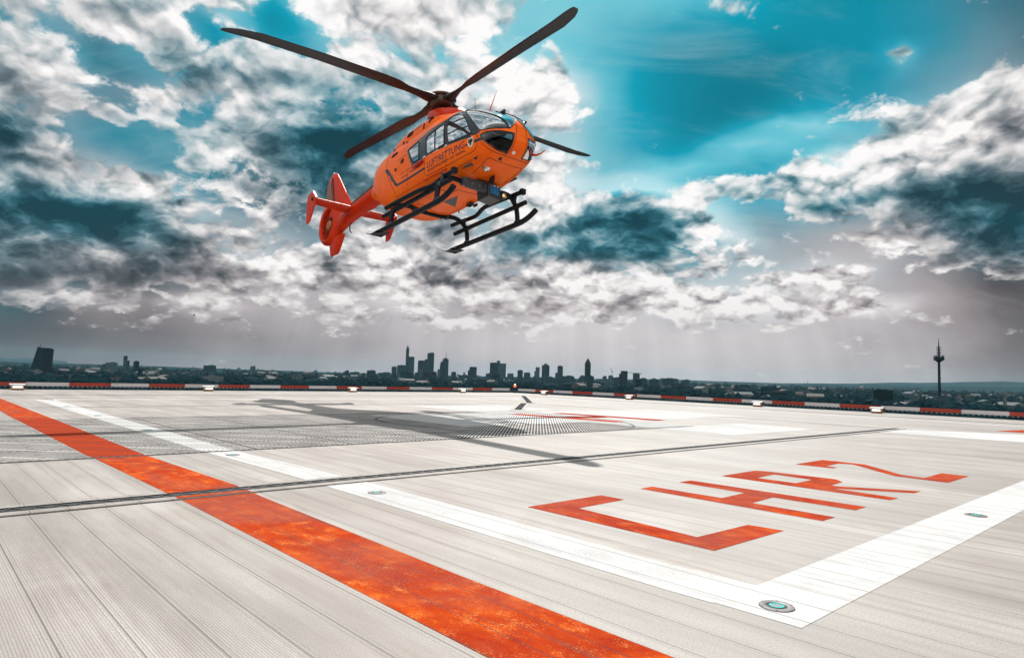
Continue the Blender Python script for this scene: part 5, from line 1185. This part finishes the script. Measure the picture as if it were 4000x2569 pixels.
# far woods and street trees: one mass of small crowns
def woods():
    ico = np.array([(0, 0, 1), (.894, 0, .447), (.276, .851, .447), (-.724, .526, .447), (-.724, -.526, .447), (.276, -.851, .447), (.724, .526, -.447), (-.276, .851, -.447), (-.894, 0, -.447), (-.276, -.851, -.447), (.724, -.526, -.447), (0, 0, -1)])
    fi = np.array([(0, 1, 2), (0, 2, 3), (0, 3, 4), (0, 4, 5), (0, 5, 1), (1, 6, 2), (2, 7, 3), (3, 8, 4), (4, 9, 5), (5, 10, 1), (2, 6, 7), (3, 7, 8), (4, 8, 9), (5, 9, 10), (1, 10, 6), (11, 7, 6), (11, 8, 7), (11, 9, 8), (11, 10, 9), (11, 6, 10)])
    g = np.random.default_rng(5); N = 20000
    px = g.uniform(-400, 4400, N); dy = np.where(g.random(N) < .72, 7+g.beta(1.25, 1.5, N)*115, 100+g.random(N)*230); D = (CAM_H-GZ)/(dy/FPX)
    cl = np.sin(px*.021+D*.003)+np.sin(px*.0093-D*.0017)+g.normal(0, .8, N); keep = cl > -.9; px, D = px[keep], D[keep]; N = len(px)
    d = (px-CW/2)[:, None]/FPX*_r+(CH/2-1470)/FPX*_u+_f; h = np.linalg.norm(d[:, :2], axis=1); X = d[:, 0]/h*D; Y = d[:, 1]/h*D
    rad = g.uniform(3.5, 7.5, N)*(1+D/3500); hgt = g.uniform(.75, 1.25, N)
    V = ico[None]*rad[:, None, None]*(1+g.normal(0, .16, (N, 12, 1))); V[:, :, 2] *= hgt[:, None]; V += np.stack([X, Y, GZ+rad*.75], -1)[:, None]
    F = (fi[None]+12*np.arange(N)[:, None, None]).reshape(-1, 3)
    me = bpy.data.meshes.new('woodland'); me.vertices.add(N*12); me.vertices.foreach_set('co', V.reshape(-1)); me.loops.add(len(F)*3); me.loops.foreach_set('vertex_index', F.reshape(-1).astype(np.int32)); me.polygons.add(len(F)); me.polygons.foreach_set('loop_start', np.arange(len(F), dtype=np.int32)*3); me.update(calc_edges=True)
    mw = Mat('dark tree crowns'); n = mw.noise(mw.co(), .03, 4, .6); mw.p(col=mw.mix(mw.step(n, .35, .65), (.002, .010, .0145), (.006, .020, .0245)), rough=1.0, spec=0.0); me.materials.append(mw.m)
    o = bpy.data.objects.new('woodland', me); COL.objects.link(o); tag(o, 'dark tree crowns covering the plain between the houses', 'wood', kind='stuff')
woods()

# haze over the plain
HZ = MB(); HZ.box((0, 0, (GZ-1.5+360)/2), (44000, 44000, 360-GZ+1.5)); hz = obj('haze', HZ.v, HZ.f); tag(hz, kind='stuff')
hm = bpy.data.materials.new('haze'); hm.use_nodes = True; ht = hm.node_tree; ht.nodes.clear(); pv = ht.nodes.new('ShaderNodeVolumePrincipled'); ho = ht.nodes.new('ShaderNodeOutputMaterial'); ht.links.new(pv.outputs[0], ho.inputs['Volume'])
pv.inputs['Color'].default_value = (.36, .60, .70, 1); pv.inputs['Density'].default_value = HAZE_D; pv.inputs['Anisotropy'].default_value = 0.0
hz.data.materials.append(hm)

# birds over the city
def bird(px, py, D, lab):
    X, Y = place(px, D); o = MB(); o.tube([(-.3, 0, 0), (0, 0, .03), (.32, 0, 0)], [.02, .09, .01], 6); b = o.build('bird', M_RUB, None)
    w = MB(); w.add([(-.1, 0, .02), (.12, 0, .02), (.02, .7, .22), (-.1, .65, .2)], [(0, 1, 2, 3)]); w.add([(-.1, 0, .02), (.12, 0, .02), (.02, -.7, .2), (-.1, -.65, .18)], [(0, 1, 2, 3)]); w.build('wings', M_RUB, b)
    b.location = (X, Y, top_z(px, py, D)); b.rotation_euler = (.2, 0, px); tag(b, lab, 'bird', 'birds over the city')
for px, py, D, lab in ((744, 1231, 160, 'larger dark bird flying alone over the city'), (440, 1216, 260, 'small dark bird in the loose flock over the city'), (456, 1220, 260, 'small dark bird in the loose flock over the city'), (488, 1223, 260, 'small dark bird in the loose flock over the city'), (432, 1231, 260, 'small dark bird in the loose flock over the city'), (438, 1235, 260, 'small dark bird in the loose flock over the city')): bird(px, py, D, lab)
